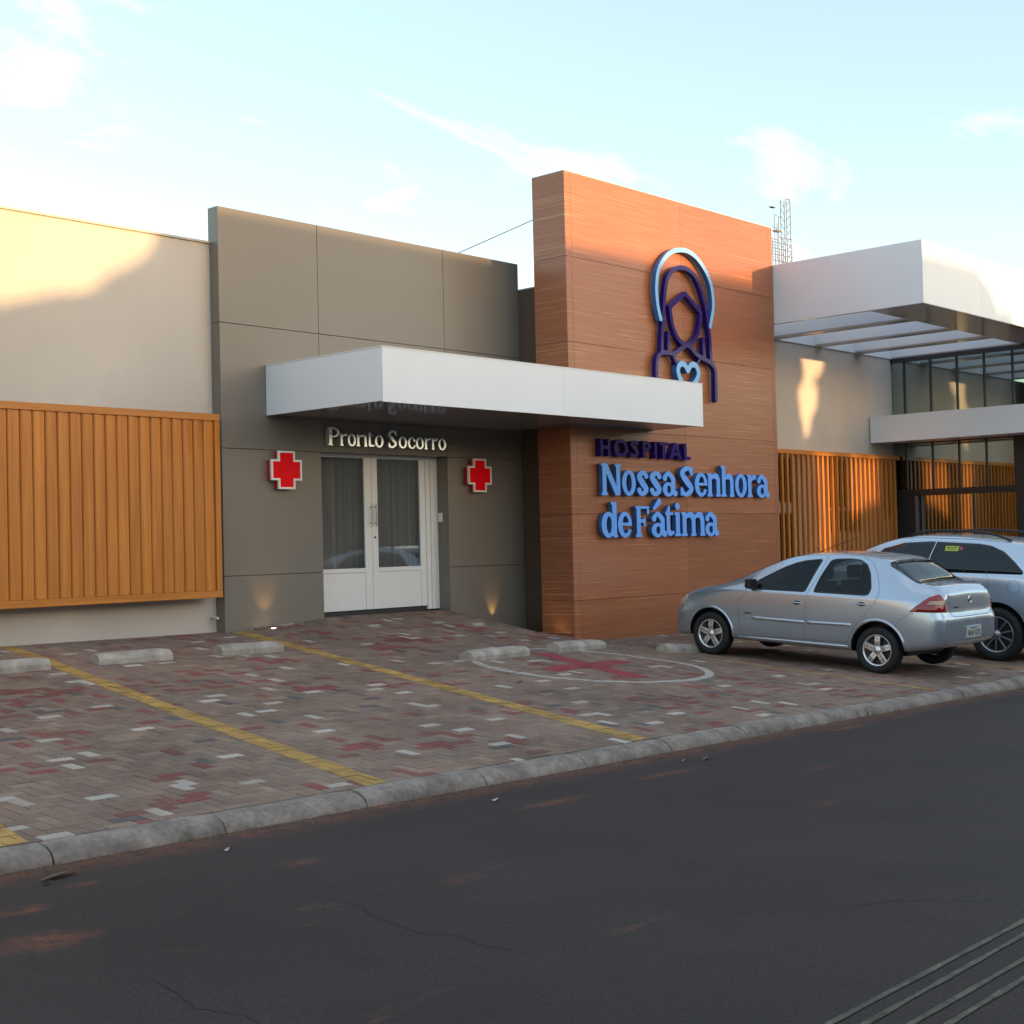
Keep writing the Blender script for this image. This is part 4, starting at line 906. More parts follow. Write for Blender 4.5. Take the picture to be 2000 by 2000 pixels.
# ------------------------------------------------------------------ uplights (lit in the photograph)
def uplight(x, y, z, label, e):
    t = thing('ground_uplight', (x, y, z), label, 'light')
    m = MB(); m.lathe([(.0, .002), (.04, .002), (.045, .008), (.055, .008), (.058, -.03)], x, y, z, 20, axis=2); m.build('rim', 'steel', t)
    m = MB(); m.lathe([(.0, .006), (.038, .006)], x, y, z, 20, axis=2); m.build('lens', 'lampon', t, fix=False)
    ld = bpy.data.lights.new('uplight_lamp', 'SPOT'); ld.energy = e; ld.spot_size = math.radians(62); ld.spot_blend = .9; ld.color = (1, .55, .18); ld.shadow_soft_size = .03
    lo = bpy.data.objects.new('uplight_lamp', ld); COL.objects.link(lo); lo.parent = t; lo.location = (0, -.0, .04); lo.rotation_euler = (math.radians(180-16), 0, 0)
uplight(11.06, 14.40, Gz(11.06, 14.40), 'lit round ground light at the foot of the grey wall left of the door', 4.5)
uplight(15.35, 14.49, Gz(15.35, 14.49)-.02, 'ground light at the foot of the grey wall right of the door', 4)
uplight(15.66, 13.62, Gz(15.66, 13.62), 'ground light tucked beside the left face of the tower', 1.2)
# ------------------------------------------------------------------ mast, cable
def mast():
    t = thing('lattice_mast', (103, 61, -2), 'far lattice radio mast rising behind the tower and canopy', 'mast')
    s = 1.04; X0, Y0 = 99.72*s, 60*s
    D = lambda x, z: (x*s, 60*s, 1.7+(z-1.7)*s)
    m = MB(); z = 16.0; a0, a1 = 99.62, 100.22; k = 0; b = .55
    def col(px, py, z0, z1, r_): m.tube([(px*s, (60+py)*s, 1.7+(z0-1.7)*s), (px*s, (60+py)*s, 1.7+(z1-1.7)*s)], r_, 4)
    for px, py in ((a0, 0), (a1, 0), (a0, b), (a1, b)): col(px, py, 10, 29.6, .042)
    while z < 29.3:
        m.tube([(a0*s, 60*s, 1.7+(z-1.7)*s), (a1*s, 60*s, 1.7+(z+.5-1.7)*s)], .032, 4)
        m.tube([(a1*s, (60+b)*s, 1.7+(z-1.7)*s), (a0*s, (60+b)*s, 1.7+(z+.5-1.7)*s)], .026, 4)
        z += .62
    m.tube([D(a0-.05, 29.55), D(a1+.02, 29.6)], .035, 4); m.tube([D(99.95, 29.5), D(99.95, 30.7)], .012, 4); m.tube([D(100.15, 29.6), D(100.15, 30.3)], .012, 4)
    m.build('mast', 'galv', t)
    p = MB(); rr = random.Random(2)
    for lev in (18.0, 20.0, 22.0, 23.2, 24.2, 24.7, 25.2, 25.7, 26.2):
        w0 = 97.3 if lev < 26 else 98.4
        p.tube([D(w0, lev+.0), D(100.35, lev+.06)], .035, 4)
    for px, top in ((97.35, 25.9), (97.75, 28.0), (98.15, 27.3), (98.35, 27.9), (99.0, 26.2)): p.tube([D(px, 17), D(px, top)], .035, 4)
    for lev in (24.45, 24.95, 25.45, 25.95, 26.6, 26.9): p.tube([D(97.3, lev), D(98.2, lev)], .03, 4)
    for a in range(9): p.tube([D(97.5+.3*a, 23.8), D(97.9+.3*a, 24.9+.1*(a % 3))], .018, 4)
    p.tube([D(100.35, 24), D(100.55, 25.6)], .03, 4); p.tube([D(99.9, 25.55), D(100.55, 25.6)], .025, 4)
    p.tube([D(98.3, 27.85), D(98.9, 27.95)], .025, 4); p.tube([D(97.75, 28), D(98.3, 27.9)], .025, 4)
    p.box(98.05*s, 98.75*s, 60*s, 60.4*s, 1.7+24.98*s, 1.7+25.08*s)
    p.build('antenna_frame', 'galv', t)
    q = MB(); q.tube([D(97.72, 27.5), D(97.72, 29.2)], .012, 4); q.box(97.45*s, 97.98*s, 60*s, 60.3*s, 1.7+26.85*s, 1.7+26.92*s); q.build('lightning_rod', 'galv', t)
mast()
m = MB(); pa, pb = Vector((22.491, 22, 8.375)), Vector((24.897, 22, 9.455)); d_ = pb-pa
m.tube([pa-d_*3.2+Vector((0, 0, .2)), pa-d_, pa, pb, pb+d_*.4], .011, 5)
m.build('cable', 'gap', label='thin black cable crossing the sky left of the walnut tower', cat='cable')
# ------------------------------------------------------------------ across the street (behind the camera: casts the evening shade)
hs = thing('house_across', (24, -16, 0), 'plain flat-roofed house on the far side of the street', 'house')
bx(17.95, 30.3, -19, -16, -.4, 8.28).build('wall', 'house', hs)
m = MB(); m.prism([(30.31, -.4), (31.1, -.4), (31.1, 7.6), (30.85, 7.95), (30.5, 8.15), (30.31, 8.2)], 1, -19, -16); m.build('annexe', 'house', hs)
for a in range(4):
    w_ = bx(18.6+3*a, 20.2+3*a, -15.999, -15.97, 1.2, 2.6).build('window', 'whitetrim', hs); bx(18.68+3*a, 20.12+3*a, -15.969, -15.96, 1.28, 2.52).build('pane', 'carglass', w_)
w2 = bx(31.11, 36.9, -16.4, -16.1, -.4, 3.45).build('garden_wall', 'house'); tag(w2, 'plain garden wall on the far side of the street, right of the house', 'wall')
w2 = bx(-30, 17.94, -16.4, -16.1, -.4, 6.0).build('side_wall', 'house'); tag(w2, 'tall plain wall on the far side of the street, left of the house', 'wall')
w2 = bx(36.91, 57.9, -16.9, -16.1, -1, 5.95).build('reflection_wall', 'house'); tag(w2, 'low plain wall added unseen across the road to shape reflections in the door glass and letters', 'wall')  # added unseen: hides low sky from the door glass, leaves it to the letters
h2 = bx(58, 90, -28, -19, -1, 9).build('reflection_block', 'house'); tag(h2, 'unseen flat-topped block added further along the far side of the street to darken glass reflections', 'house')  # unseen block, added to keep bright sky out of the glass reflections
def tree(x, y, z0, outline, holes, n, label, seed):
    """crown filled with leaves inside an outline (x, z), with gaps between the boughs"""
    t = thing('street_tree', (x, y, z0), label, 'tree', 'trees on the far side of the street'); rr = random.Random(seed)
    zc = sum(p[1] for p in outline)/len(outline); xs_ = [p[0] for p in outline]; zs_ = [p[1] for p in outline]
    m = MB(); m.tube([(x, y, z0), (x+.1, y, z0+(zc-z0)*.4), (x, y+.1, zc-.4)], [.2, .16, .12], 8); k = 0
    while k < 9:
        px, pz = rr.uniform(min(xs_), max(xs_)), rr.uniform(zc-.5, max(zs_))
        if not pip((px, pz), outline) or any(pip((px, pz), h) for h in holes) or abs(px-x) > 2.5: continue
        m.tube([(x, y+.1, zc-.8), ((x+px)/2, y+.1, (zc-.8+pz)/2+.2), (px, y+.1, pz)], [.07, .05, .03], 5); k += 1
    m.build('trunk', 'bark', t)
    c = MB(); k = 0
    while k < n:
        px, pz = rr.uniform(min(xs_), max(xs_)), rr.uniform(min(zs_), max(zs_)); s_ = rr.uniform(.08, .16)
        if not pip((px, pz), outline) or any(pip((px, pz), h) for h in holes): continue
        p = Vector((px, y+rr.gauss(0, .28), pz)); a = Vector((rr.gauss(0, 1), rr.gauss(0, .6), rr.gauss(0, 1))).normalized(); b = a.orthogonal().normalized()
        c.add([p-a*s_, p+b*s_*.6, p+a*s_, p-b*s_*.6], [(0, 1, 2, 3)]); k += 1
    c.build('crown', 'leaf', t, fix=False)
def pip(p, P):
    c = False; n = len(P)
    for i in range(n):
        (x0, y0), (x1, y1) = P[i], P[(i+1) % n]
        if (y0 > p[1]) != (y1 > p[1]) and p[0] < (x1-x0)*(p[1]-y0)/(y1-y0)+x0: c = not c
    return c
tree(14.6, -15.3, 0, [(10.5, 4.2), (10.3, 5.5), (11, 6.2), (13, 6.6), (15, 6.68), (15.7, 6.86), (16.2, 7.05), (16.6, 7.3), (16.9, 7.5), (17.2, 7.8), (17.6, 7.95), (17.8, 5.5), (16.5, 4.4)], [], 7000, 'broad low street tree across the road beside the house', 3)
GAP1 = [(31.4, 7.9), (31.62, 7.12), (31.6, 6.95), (31.40, 6.74), (31.38, 6.47), (31.48, 6.08), (31.60, 5.72), (31.72, 5.6), (31.90, 5.85), (32.0, 6.15), (32.2, 6.40), (32.3, 6.65), (32.26, 7.0), (32.60, 7.28), (32.62, 7.9)]
GAP2 = [(31.62, 5.50), (31.66, 4.87), (31.67, 4.34), (31.72, 3.95), (31.70, 3.3), (32.36, 3.3), (32.52, 4.07), (32.52, 4.88), (32.46, 5.5)]
GAP3 = [(33.0, 5.5), (32.98, 4.8), (33.02, 4.05), (33.5, 4.25), (33.8, 4.38), (34.35, 4.50), (34.42, 4.91), (34.4, 5.45)]
tree(35.2, -15.3, -.5, [(30.9, 3.2), (30.9, 7.55), (31.8, 7.5), (33, 7.55), (35, 7.5), (36.3, 7.1), (36.9, 6.0), (37.0, 5.0), (37.0, 3.2)], [GAP1, GAP2, GAP3], 15000, 'wide street tree with gaps between its boughs above the garden wall', 4)

# ------------------------------------------------------------------ cars
def pchip(xs, ys):
    xs = np.array(xs, float); ys = np.array(ys, float); h = np.diff(xs); d = np.diff(ys)/h; m = np.zeros(len(xs))
    for i in range(1, len(xs)-1):
        if d[i-1]*d[i] > 0: w1, w2 = 2*h[i]+h[i-1], h[i]+2*h[i-1]; m[i] = (w1+w2)/(w1/d[i-1]+w2/d[i])
    m[0], m[-1] = d[0], d[-1]
    def f(x):
        i = int(min(max(np.searchsorted(xs, x)-1, 0), len(xs)-2)); t = (x-xs[i])/h[i]; t = min(max(t, 0), 1)
        return (2*t**3-3*t*t+1)*ys[i]+(t**3-2*t*t+t)*h[i]*m[i]+(-2*t**3+3*t*t)*ys[i+1]+(t**3-t*t)*h[i]*m[i+1]
    return f
def car_body(tab, deform=None, nsub=4):
    cols = list(zip(*tab)); F = [pchip(cols[0], c) for c in cols[1:]]
    y0, y1 = tab[0][0], tab[-1][0]; ys = [y0]
    while ys[-1] < y1-1e-6:
        y = ys[-1]; e_ = min(y-y0, y1-y); ys.append(min(y1, y+(.012 if e_ < .06 else .02 if e_ < .2 else .04)))
    rings = []
    for y in ys:
        zb, Wm, zbelt, Wb, ze, We, zt = [f(y) for f in F]
        zm = min(.52, zb+(zbelt-zb)*.45); z7 = zbelt*.35+zb*.0+zbelt*.42
        P = [(0, zb), (.5*Wm, zb), (.86*Wm, zb+.004), (.975*Wm, zb+.05), (Wm, zm), (.996*Wm, zbelt*.80), ((Wb+Wm)*.5, zbelt-.045), (Wb, zbelt), (Wb*.52+We*.48+.012, zbelt*.52+ze*.48), (We+.012, ze-.022), (We-.03, ze+(zt-ze)*.35), (We*.6, zt-(zt-ze)*.25), (0, zt)]
        q = smooth_pts(P, nsub); q = [(max(a, 0), b) for a, b in q]; q[-1] = (0, zt); q[0] = (0, zb)
        rings.append([(a, y, b) for a, b in q])
    n = len(rings[0]); full = []
    for R_ in rings: full.append(R_+[(-a, y, b) for a, y, b in R_[-2:0:-1]])
    def shrink(R_, y, k, kz):
        cz = (min(p[2] for p in R_)+max(p[2] for p in R_))/2
        return [(p[0]*k, y, cz+(p[2]-cz)*kz) for p in R_]
    A, B_ = full[0], full[-1]
    pre = [shrink(A, y0-d, k, kz) for d, k, kz in [(.052*(1-q**9)**.5, q, min(.985, q*1.02)) for q in [.05, .12, .20, .28, .36, .44, .52, .60, .68, .75, .82, .88, .93, .97, .985, .995]]]
    post = [shrink(B_, y1+d, k, kz) for d, k, kz in ((.010, .985, .98), (.028, .90, .90), (.042, .72, .74), (.050, .45, .5), (.053, .02, .02))]
    full = pre+full+post; nr = len(full[0]); V = [p for R_ in full for p in R_]
    if deform: V = [deform(*p) for p in V]
    Fc = []
    for i in range(len(full)-1):
        for j in range(nr): Fc.append((i*nr+j, i*nr+(j+1) % nr, (i+1)*nr+(j+1) % nr, (i+1)*nr+j))
    Fc.append(tuple(range(nr))); Fc.append(tuple(reversed(range((len(full)-1)*nr, len(full)*nr))))
    me = bpy.data.meshes.new('body'); me.from_pydata(V, [], Fc)
    bm = bmesh.new(); bm.from_mesh(me); bmesh.ops.remove_doubles(bm, verts=bm.verts, dist=1e-5); bmesh.ops.recalc_face_normals(bm, faces=bm.faces)
    for f in bm.faces: f.smooth = True
    bm.to_mesh(me); bm.free(); return me
def in_poly(p, P):
    c = False; n = len(P)
    for i in range(n):
        (x0, y0), (x1, y1) = P[i], P[(i+1) % n]
        if (y0 > p[1]) != (y1 > p[1]) and p[0] < (x1-x0)*(p[1]-y0)/(y1-y0)+x0: c = not c
    return c
class Car:
    def __init__(s, name, label, loc, pitch, tab, deform, arches, pmat, extra=()):
        s.root = thing(name, loc, label, 'car'); s.root.rotation_euler = (pitch, 0, 0); s.pm = pmat
        me = car_body(tab, deform); s.bvh = BVHTree.FromPolygons([v.co.copy() for v in me.vertices], [tuple(p.vertices) for p in me.polygons])
        me.materials.append(M[pmat]); me.materials.append(M['blackp'])
        o = bpy.data.objects.new('body', me); COL.objects.link(o)
        cuts = []
        for (y, z, r_) in arches:
            for sx in (-1, 1):
                m = MB(); pts = [(y+r_*math.cos(a*2*math.pi/44), z+r_*math.sin(a*2*math.pi/44)) for a in range(44)]
                m.prism(pts, 0, sx*.56, sx*1.3, 0); c = m.build('cut', [s.pm, 'blackp'], local=True)
                for p in c.data.polygons: p.material_index = 1
                cuts.append(c)
        for (pts, ax, a0, a1) in extra:
            m = MB(); m.prism(pts, ax, a0, a1); c = m.build('cut', [s.pm, 'blackp'], local=True)
            for p in c.data.polygons: p.material_index = 1
            cuts.append(c)
        for c in cuts:
            md = o.modifiers.new('b', 'BOOLEAN'); md.operation = 'DIFFERENCE'; md.object = c; md.solver = 'EXACT'
        dg = bpy.context.evaluated_depsgraph_get(); ev = o.evaluated_get(dg); nm = bpy.data.meshes.new_from_object(ev)
        bpy.data.objects.remove(o)
        for c in cuts: bpy.data.objects.remove(c)
        nm.set_sharp_from_angle(angle=math.radians(40)); s.full = nm
    def split(s, classify):
        nm = s.full; ln = [tuple(c.vector) for c in nm.corner_normals]; groups = {}
        for p in nm.polygons: groups.setdefault(classify(p.center, p.normal) if p.material_index == 0 else 'body', []).append(p)
        s.parts = {}
        for name, ps in groups.items():
            mp_ = {}; vs = []; fs = []; nl = []
            for p in ps:
                f = []
                for li, vi in zip(p.loop_indices, p.vertices):
                    if vi not in mp_: mp_[vi] = len(vs); vs.append(tuple(nm.vertices[vi].co))
                    f.append(mp_[vi]); nl.append(ln[li])
                fs.append(f)
            me = bpy.data.meshes.new(name); me.from_pydata(vs, [], fs); me.materials.append(M[s.pm]); me.materials.append(M['blackp'])
            me.polygons.foreach_set('material_index', [p.material_index for p in ps]); me.polygons.foreach_set('use_smooth', [True]*len(ps))
            me.normals_split_custom_set(nl)
            base = name.split('#')[0]; o = bpy.data.objects.new(base, me); COL.objects.link(o); o.parent = s.root; s.parts[name] = o
    def hit(s, u, v, fr, off):
        org, ua, va, dr = fr; o = org+ua*u+va*v; h = s.bvh.ray_cast(o-dr*2.5, dr, 6)
        if h[0] is None: return None
        n = h[1] if h[1].dot(dr) < 0 else -h[1]
        return h[0]-dr*off*1.0
    def decal(s, name, poly, fr, matn, off=.004, parent=None, step=.04, round_=0, edge=True, label=None):
        if round_: poly = s.rounded(poly, round_)
        P = [Vector(p) for p in poly]; n = len(P); bnd = []
        for i in range(n):
            a, b = P[i], P[(i+1) % n]; k = max(1, int((b-a).length/step)); bnd += [a+(b-a)*j/k for j in range(k)]
        us = [p.x for p in bnd]; vs_ = [p.y for p in bnd]; pts = list(bnd); u = min(us)+step*.5
        T2 = [(p.x, p.y) for p in bnd]
        while u < max(us):
            v = min(vs_)+step*.5
            while v < max(vs_):
                if in_poly((u, v), T2) and min((Vector((u, v))-b).length for b in bnd) > step*.45: pts.append(Vector((u, v)))
                v += step
            u += step
        nb = len(bnd); r_ = geometry.delaunay_2d_cdt([Vector((p.x, p.y)) for p in pts], [], [list(range(nb))], 1, 1e-6)
        V = []; ok = []
        for p in r_[0]:
            h = s.hit(p.x, p.y, fr, off); ok.append(h is not None); V.append(tuple(h) if h is not None else (0, 0, 0))
        F = [tuple(f) for f in r_[2] if all(ok[i] for i in f)]
        me = bpy.data.meshes.new(name); me.from_pydata(V, [], F); me.materials.append(M[matn])
        bm = bmesh.new(); bm.from_mesh(me)
        for f in bm.faces:
            f.normal_update()
            if f.normal.dot(fr[3]) > 0: f.normal_flip()
            f.smooth = True
        if edge:
            be = [e for e in bm.edges if e.is_boundary]; r2 = bmesh.ops.extrude_edge_only(bm, edges=be)
            for v in r2['geom']:
                if isinstance(v, bmesh.types.BMVert): v.co += fr[3]*(off+.006)
        bm.to_mesh(me); bm.free()
        o = bpy.data.objects.new(name, me); COL.objects.link(o); o.parent = parent or s.root; tag(o, label); return o
    @staticmethod
    def rounded(P, r_):
        out = []; n = len(P)
        for i in range(n):
            a, b, c = Vector(P[i-1]), Vector(P[i]), Vector(P[(i+1) % n]); d0 = (a-b); d1 = (c-b); k0 = min(r_, d0.length*.45); k1 = min(r_, d1.length*.45)
            p0, p1 = b+d0.normalized()*k0, b+d1.normalized()*k1
            for t in (0, .33, .67, 1): out.append(tuple((1-t)**2*p0+2*t*(1-t)*b+t*t*p1))
        return out
    def ribbon(s, name, pts, fr, matn='gap', w=.0035, off=.0012, parent=None, curve=True):
        q = smooth_pts(pts, 6) if curve else [(a[0]+(b[0]-a[0])*j/8, a[1]+(b[1]-a[1])*j/8) for a, b in zip(pts, pts[1:]) for j in range(8)]+[pts[-1]]
        V = []; F = []
        for i, p in enumerate(q):
            a = Vector(q[max(i-1, 0)]); b = Vector(q[min(i+1, len(q)-1)]); d = (b-a).normalized(); nn = Vector((-d.y, d.x))*w/2
            h0 = s.hit(p[0]+nn.x, p[1]+nn.y, fr, off); h1 = s.hit(p[0]-nn.x, p[1]-nn.y, fr, off)
            if h0 is None or h1 is None: continue
            V += [tuple(h0), tuple(h1)]
        for i in range(len(V)//2-1): F.append((2*i, 2*i+1, 2*i+3, 2*i+2))
        if not F: return None
        me = bpy.data.meshes.new(name); me.from_pydata(V, [], F); me.materials.append(M[matn]); o = bpy.data.objects.new(name, me); COL.objects.link(o); o.parent = parent or s.root; return o
    def bar(s, name, pts, fr, matn, w, h_, parent=None):
        """raised moulding following the surface"""
        V = []; F = []; n = 24
        for i in range(n+1):
            t = i/n; u = pts[0][0]+(pts[1][0]-pts[0][0])*t; v = pts[0][1]+(pts[1][1]-pts[0][1])*t; e_ = min(1, min(t, 1-t)*n/1.5+.05)
            for dv_, off in ((-w/2, -.004), (-w/2*.8, h_*.8*e_), (0, h_*e_), (w/2*.8, h_*.7*e_), (w/2, -.004)):
                hh = s.hit(u, v+dv_, fr, off); V.append(tuple(hh) if hh is not None else (0, 0, 0))
        for i in range(n):
            for j in range(4): F.append((i*5+j, i*5+j+1, i*5+6+j, i*5+5+j))
        me = bpy.data.meshes.new(name); me.from_pydata(V, [], F); me.materials.append(M[matn]); me.polygons.foreach_set('use_smooth', [True]*len(F))
        o = bpy.data.objects.new(name, me); COL.objects.link(o); o.parent = parent or s.root; return o
SIDE = (Vector((0, 0, 0)), Vector((0, 1, 0)), Vector((0, 0, 1)), Vector((1, 0, 0)))
SIDR = (Vector((0, 0, 0)), Vector((0, 1, 0)), Vector((0, 0, 1)), Vector((-1, 0, 0)))
TOP = (Vector((0, 0, 0)), Vector((1, 0, 0)), Vector((0, 1, 0)), Vector((0, 0, -1)))
REAR = (Vector((0, 0, 0)), Vector((1, 0, 0)), Vector((0, 0, 1)), Vector((0, 1, 0)))
def make_wheel(car, x, y, z, R_, rr, w, sgn, spokes, smat, dbl):
    """sgn -1: outer face looks to -x"""
    e = bpy.data.objects.new('wheel', None); COL.objects.link(e); e.parent = car; e.location = (x, y, z); e.empty_display_size = .1
    h = w/2; m = MB()
    m.lathe([(rr, -h*.86), (rr+.012, -h*.96), ((R_+rr)/2, -h*1.04), (R_-.028, -h*.98), (R_-.008, -h*.84), (R_, -h*.6), (R_, h*.6), (R_-.01, h*.85), (rr+.01, h), (rr, h*.8)], 0, 0, 0, 48)
    m.build('tyre', 'rubber', e, local=True)
    m = MB(); m.lathe([(rr+.001, -h*.80), (rr+.004, -h*.88), (rr-.006, -h*.90), (rr-.018, -h*.80), (rr-.024, -h*.45), (rr-.024, h*.7)], 0, 0, 0, 48)
    ri = rr-.014
    for k in range(spokes):
        a = 2*math.pi*k/spokes+math.pi/2+(.0 if sgn < 0 else .2)
        ca_, sa_ = math.cos(a), math.sin(a)
        def P(rad, t, xx): return (xx, rad*ca_-t*sa_, rad*sa_+t*ca_)
        w0, w1 = (.034, .037) if dbl else (.012, .010)
        xo, xi = (-h*.86, -h*.62) if dbl else (-h*.80, -h*.55)
        V = [P(.03, -w0, xo+.006), P(.03, w0, xo+.006), P(ri*.62, w1, xo-.002), P(ri, w1*.95, xo+.004), P(ri, -w1*.95, xo+.004), P(ri*.62, -w1, xo-.002)]
        V2 = [(xi, p[1], p[2]) for p in V]; m.add(V+V2, [(0, 1, 2, 5), (5, 2, 3, 4)]+[(i, (i+1) % 6, 6+(i+1) % 6, 6+i) for i in range(6)])
        if dbl: m.add([P(.06, -.003, xo-.001), P(.06, .003, xo-.001), P(ri*.9, .003, xo-.0015), P(ri*.9, -.003, xo-.0015)], [(0, 1, 2, 3)], 1)
    m.build('rim', [smat, 'dark'], e, local=True, bevel=.002 if not dbl else .004)
    m = MB(); m.lathe([(0, -h*.90), (.026, -h*.90), (.032, -h*.84), (.06, -h*.80), (.062, -h*.6)], 0, 0, 0, 24)
    if not dbl:
        for k in range(5): a = 2*math.pi*k/5+.3; m.lathe([(0, -h*.845), (.009, -h*.845), (.010, -h*.8)], 0, .043*math.cos(a), .043*math.sin(a), 8, mi=1)
    m.build('hub', [smat, 'dark'], e, local=True)
    m = MB(); m.lathe([(0, -h*.22), (rr-.03, -h*.22)], 0, 0, 0, 32); m.build('brake_disc', 'dark', e, local=True)
    if sgn > 0: e.rotation_euler = (0, 0, math.pi)
    return e
def text_mesh(txt, size, name, matn, parent, loc, rot, ext=.0008, sx=1.0):
    cu = bpy.data.curves.new(name, 'FONT'); cu.body = txt; cu.size = size; cu.align_x = 'CENTER'; cu.align_y = 'CENTER'; cu.extrude = ext; cu.offset = .0006
    o = bpy.data.objects.new(name, cu); COL.objects.link(o); dg = bpy.context.evaluated_depsgraph_get(); me = bpy.data.meshes.new_from_object(o.evaluated_get(dg))
    bpy.data.objects.remove(o); me.materials.clear(); me.materials.append(M[matn]); o = bpy.data.objects.new(name, me); COL.objects.link(o); o.parent = parent; o.location = loc; o.rotation_euler = rot; o.scale = (sx, 1, 1); return o
def door_handle(car, y, z, side, parent, L=.125):
    h = car.hit(y, z, SIDE, 0); 
    if h is None: return
    m = MB(); m.lathe([(0, -.002), (.040, -.002), (.046, .004)], h[0], y, z, 20, mi=1)
    m.v = [(v[0], y+(v[1]-y)*1.25, z+(v[2]-z)*.62) for v in m.v]
    pts = [(h[0]+.004, y-L/2, z), (h[0]-.020, y-L/2+.02, z+.002), (h[0]-.030, y, z+.003), (h[0]-.024, y+L/2-.02, z+.002), (h[0]+.004, y+L/2, z)]
    m.tube(smooth_pts(pts, 4), .0095, 8); m.build('handle', [car.pm, 'gap'], parent, local=True)
def mirror_fold(car, y, z, matn='blackp'):
    h = car.hit(y-.03, z, SIDE, 0); m = MB()
    m.add([(h[0]-.17, y-.02, z-.05), (h[0]-.17, y+.05, z-.035), (h[0]-.17, y+.05, z+.07), (h[0]-.17, y-.02, z+.085), (h[0]-.02, y-.05, z-.055), (h[0]-.02, y+.05, z-.045), (h[0]-.02, y+.05, z+.06), (h[0]-.02, y-.05, z+.08)],
          [(0, 1, 2, 3), (4, 5, 6, 7), (0, 1, 5, 4), (1, 2, 6, 5), (2, 3, 7, 6), (3, 0, 4, 7)])
    m.box(h[0]-.03, h[0]+.03, y-.02, y+.05, z-.05, z+.0)
    return m.build('mirror', matn, car.root, local=True, bevel=.018)

# --- silver sedan -------------------------------------------------------
gsl = (Gz(15.43, 10.65)-Gz(15.43, 8.2))/2.45
ST = [(-.80, .40, .70, .88, .665, 1.015, .60, 1.060), (-.74, .37, .765, .91, .715, 1.050, .61, 1.100), (-.66, .34, .795, .925, .745, 1.075, .615, 1.116), (-.50, .31, .812, .935, .765, 1.095, .615, 1.125), (-.40, .29, .818, .94, .775, 1.125, .612, 1.145),
      (-.20, .26, .822, .94, .783, 1.235, .592, 1.272), (-.02, .25, .822, .938, .787, 1.335, .572, 1.382), (.10, .24, .822, .935, .788, 1.372, .565, 1.418), (.30, .235, .822, .932, .789, 1.393, .562, 1.437), (.65, .23, .822, .93, .79, 1.402, .562, 1.448), (1.05, .23, .822, .925, .79, 1.385, .565, 1.432),
      (1.35, .23, .822, .922, .79, 1.33, .575, 1.385), (1.60, .23, .822, .918, .787, 1.235, .592, 1.30), (1.85, .23, .822, .915, .783, 1.125, .615, 1.195), (2.1, .235, .822, .91, .775, 1.01, .64, 1.075), (2.35, .24, .82, .895, .762, .935, .65, .965), (2.5, .24, .817, .875, .752, .905, .64, .935),
      (2.75, .235, .80, .82, .725, .85, .60, .885), (2.92, .225, .765, .765, .685, .80, .555, .835), (3.05, .22, .70, .70, .62, .735, .50, .765), (3.13, .23, .60, .64, .53, .665, .43, .69), (3.17, .26, .50, .58, .44, .60, .35, .62)]
def sed_def(x, y, z):
    if y < -.62:
        k = min(1, (-.62-y)/.2); s_ = 1/(1+math.exp(-(z-.748)/.016)); y += .045*k*s_+.05*k*max(0, z-.80)+.12*k*max(0, z-1.0)
    return (x, y, z)
wf = [(1.90, .925), (1.85, .975), (1.63, 1.105), (1.42, 1.215), (1.26, 1.28), (1.11, 1.318), (.89, 1.345), (.92, 1.27), (1.035, .935)]
wr = [(.905, .94), (.855, 1.12), (.765, 1.335), (.70, 1.355), (.5, 1.368), (.36, 1.36), (.255, 1.305), (.185, 1.20), (.13, 1.03), (.15, .955), (.20, .945)]
def grow(P, d):
    cx, cy = sum(p[0] for p in P)/len(P), sum(p[1] for p in P)/len(P); return [(cx+(p[0]-cx)*(1+d/.35), cy+(p[1]-cy)*(1+d/.2)) for p in P]
rws = [(-.575, -.035), (.575, -.035), (.60, -.44), (-.60, -.44)]
wsh = [(-.60, 2.27), (.60, 2.27), (.54, 1.38), (-.54, 1.38)]
CUTW = [(Car.rounded(wf, .03), 0, -1.2, 1.2), (Car.rounded(wr, .03), 0, -1.2, 1.2), (Car.rounded([(-.56, -.06), (.56, -.06), (.575, -.42), (-.575, -.42)], .05), 2, .99, 1.6), ([(-.56, 2.22), (.56, 2.22), (.51, 1.42), (-.51, 1.42)], 2, .98, 1.6), ([(-.53, 1.30), (.53, 1.30), (.53, .12), (-.53, .12)], 2, .80, 1.34)]
sc_ = Car('silver_sedan', 'silver-blue four-door sedan with pinkish-red tail lamps parked nose-in by the walnut tower', (16.25, 8.227, -.005), math.atan(gsl), ST, sed_def, [(0, .285, .352), (2.44, .285, .345)], 'silver', CUTW)
DF = [(2.0, .74), (1.99, .56), (1.93, .31), (.99, .34), (1.0, .81), (.99, .95), (.885, 1.13), (.80, 1.34), (.80, 1.40), (1.2, 1.40), (1.5, 1.31), (1.8, 1.15), (2.02, 1.0), (1.85, .92)]
DR = [(.985, .34), (.40, .35), (.37, .46), (.24, .63), (.07, .83), (.015, .97), (.03, 1.08), (.09, 1.22), (.18, 1.33), (.32, 1.40), (.79, 1.40), (.80, 1.34), (.885, 1.13), (.98, .95), (.995, .81)]
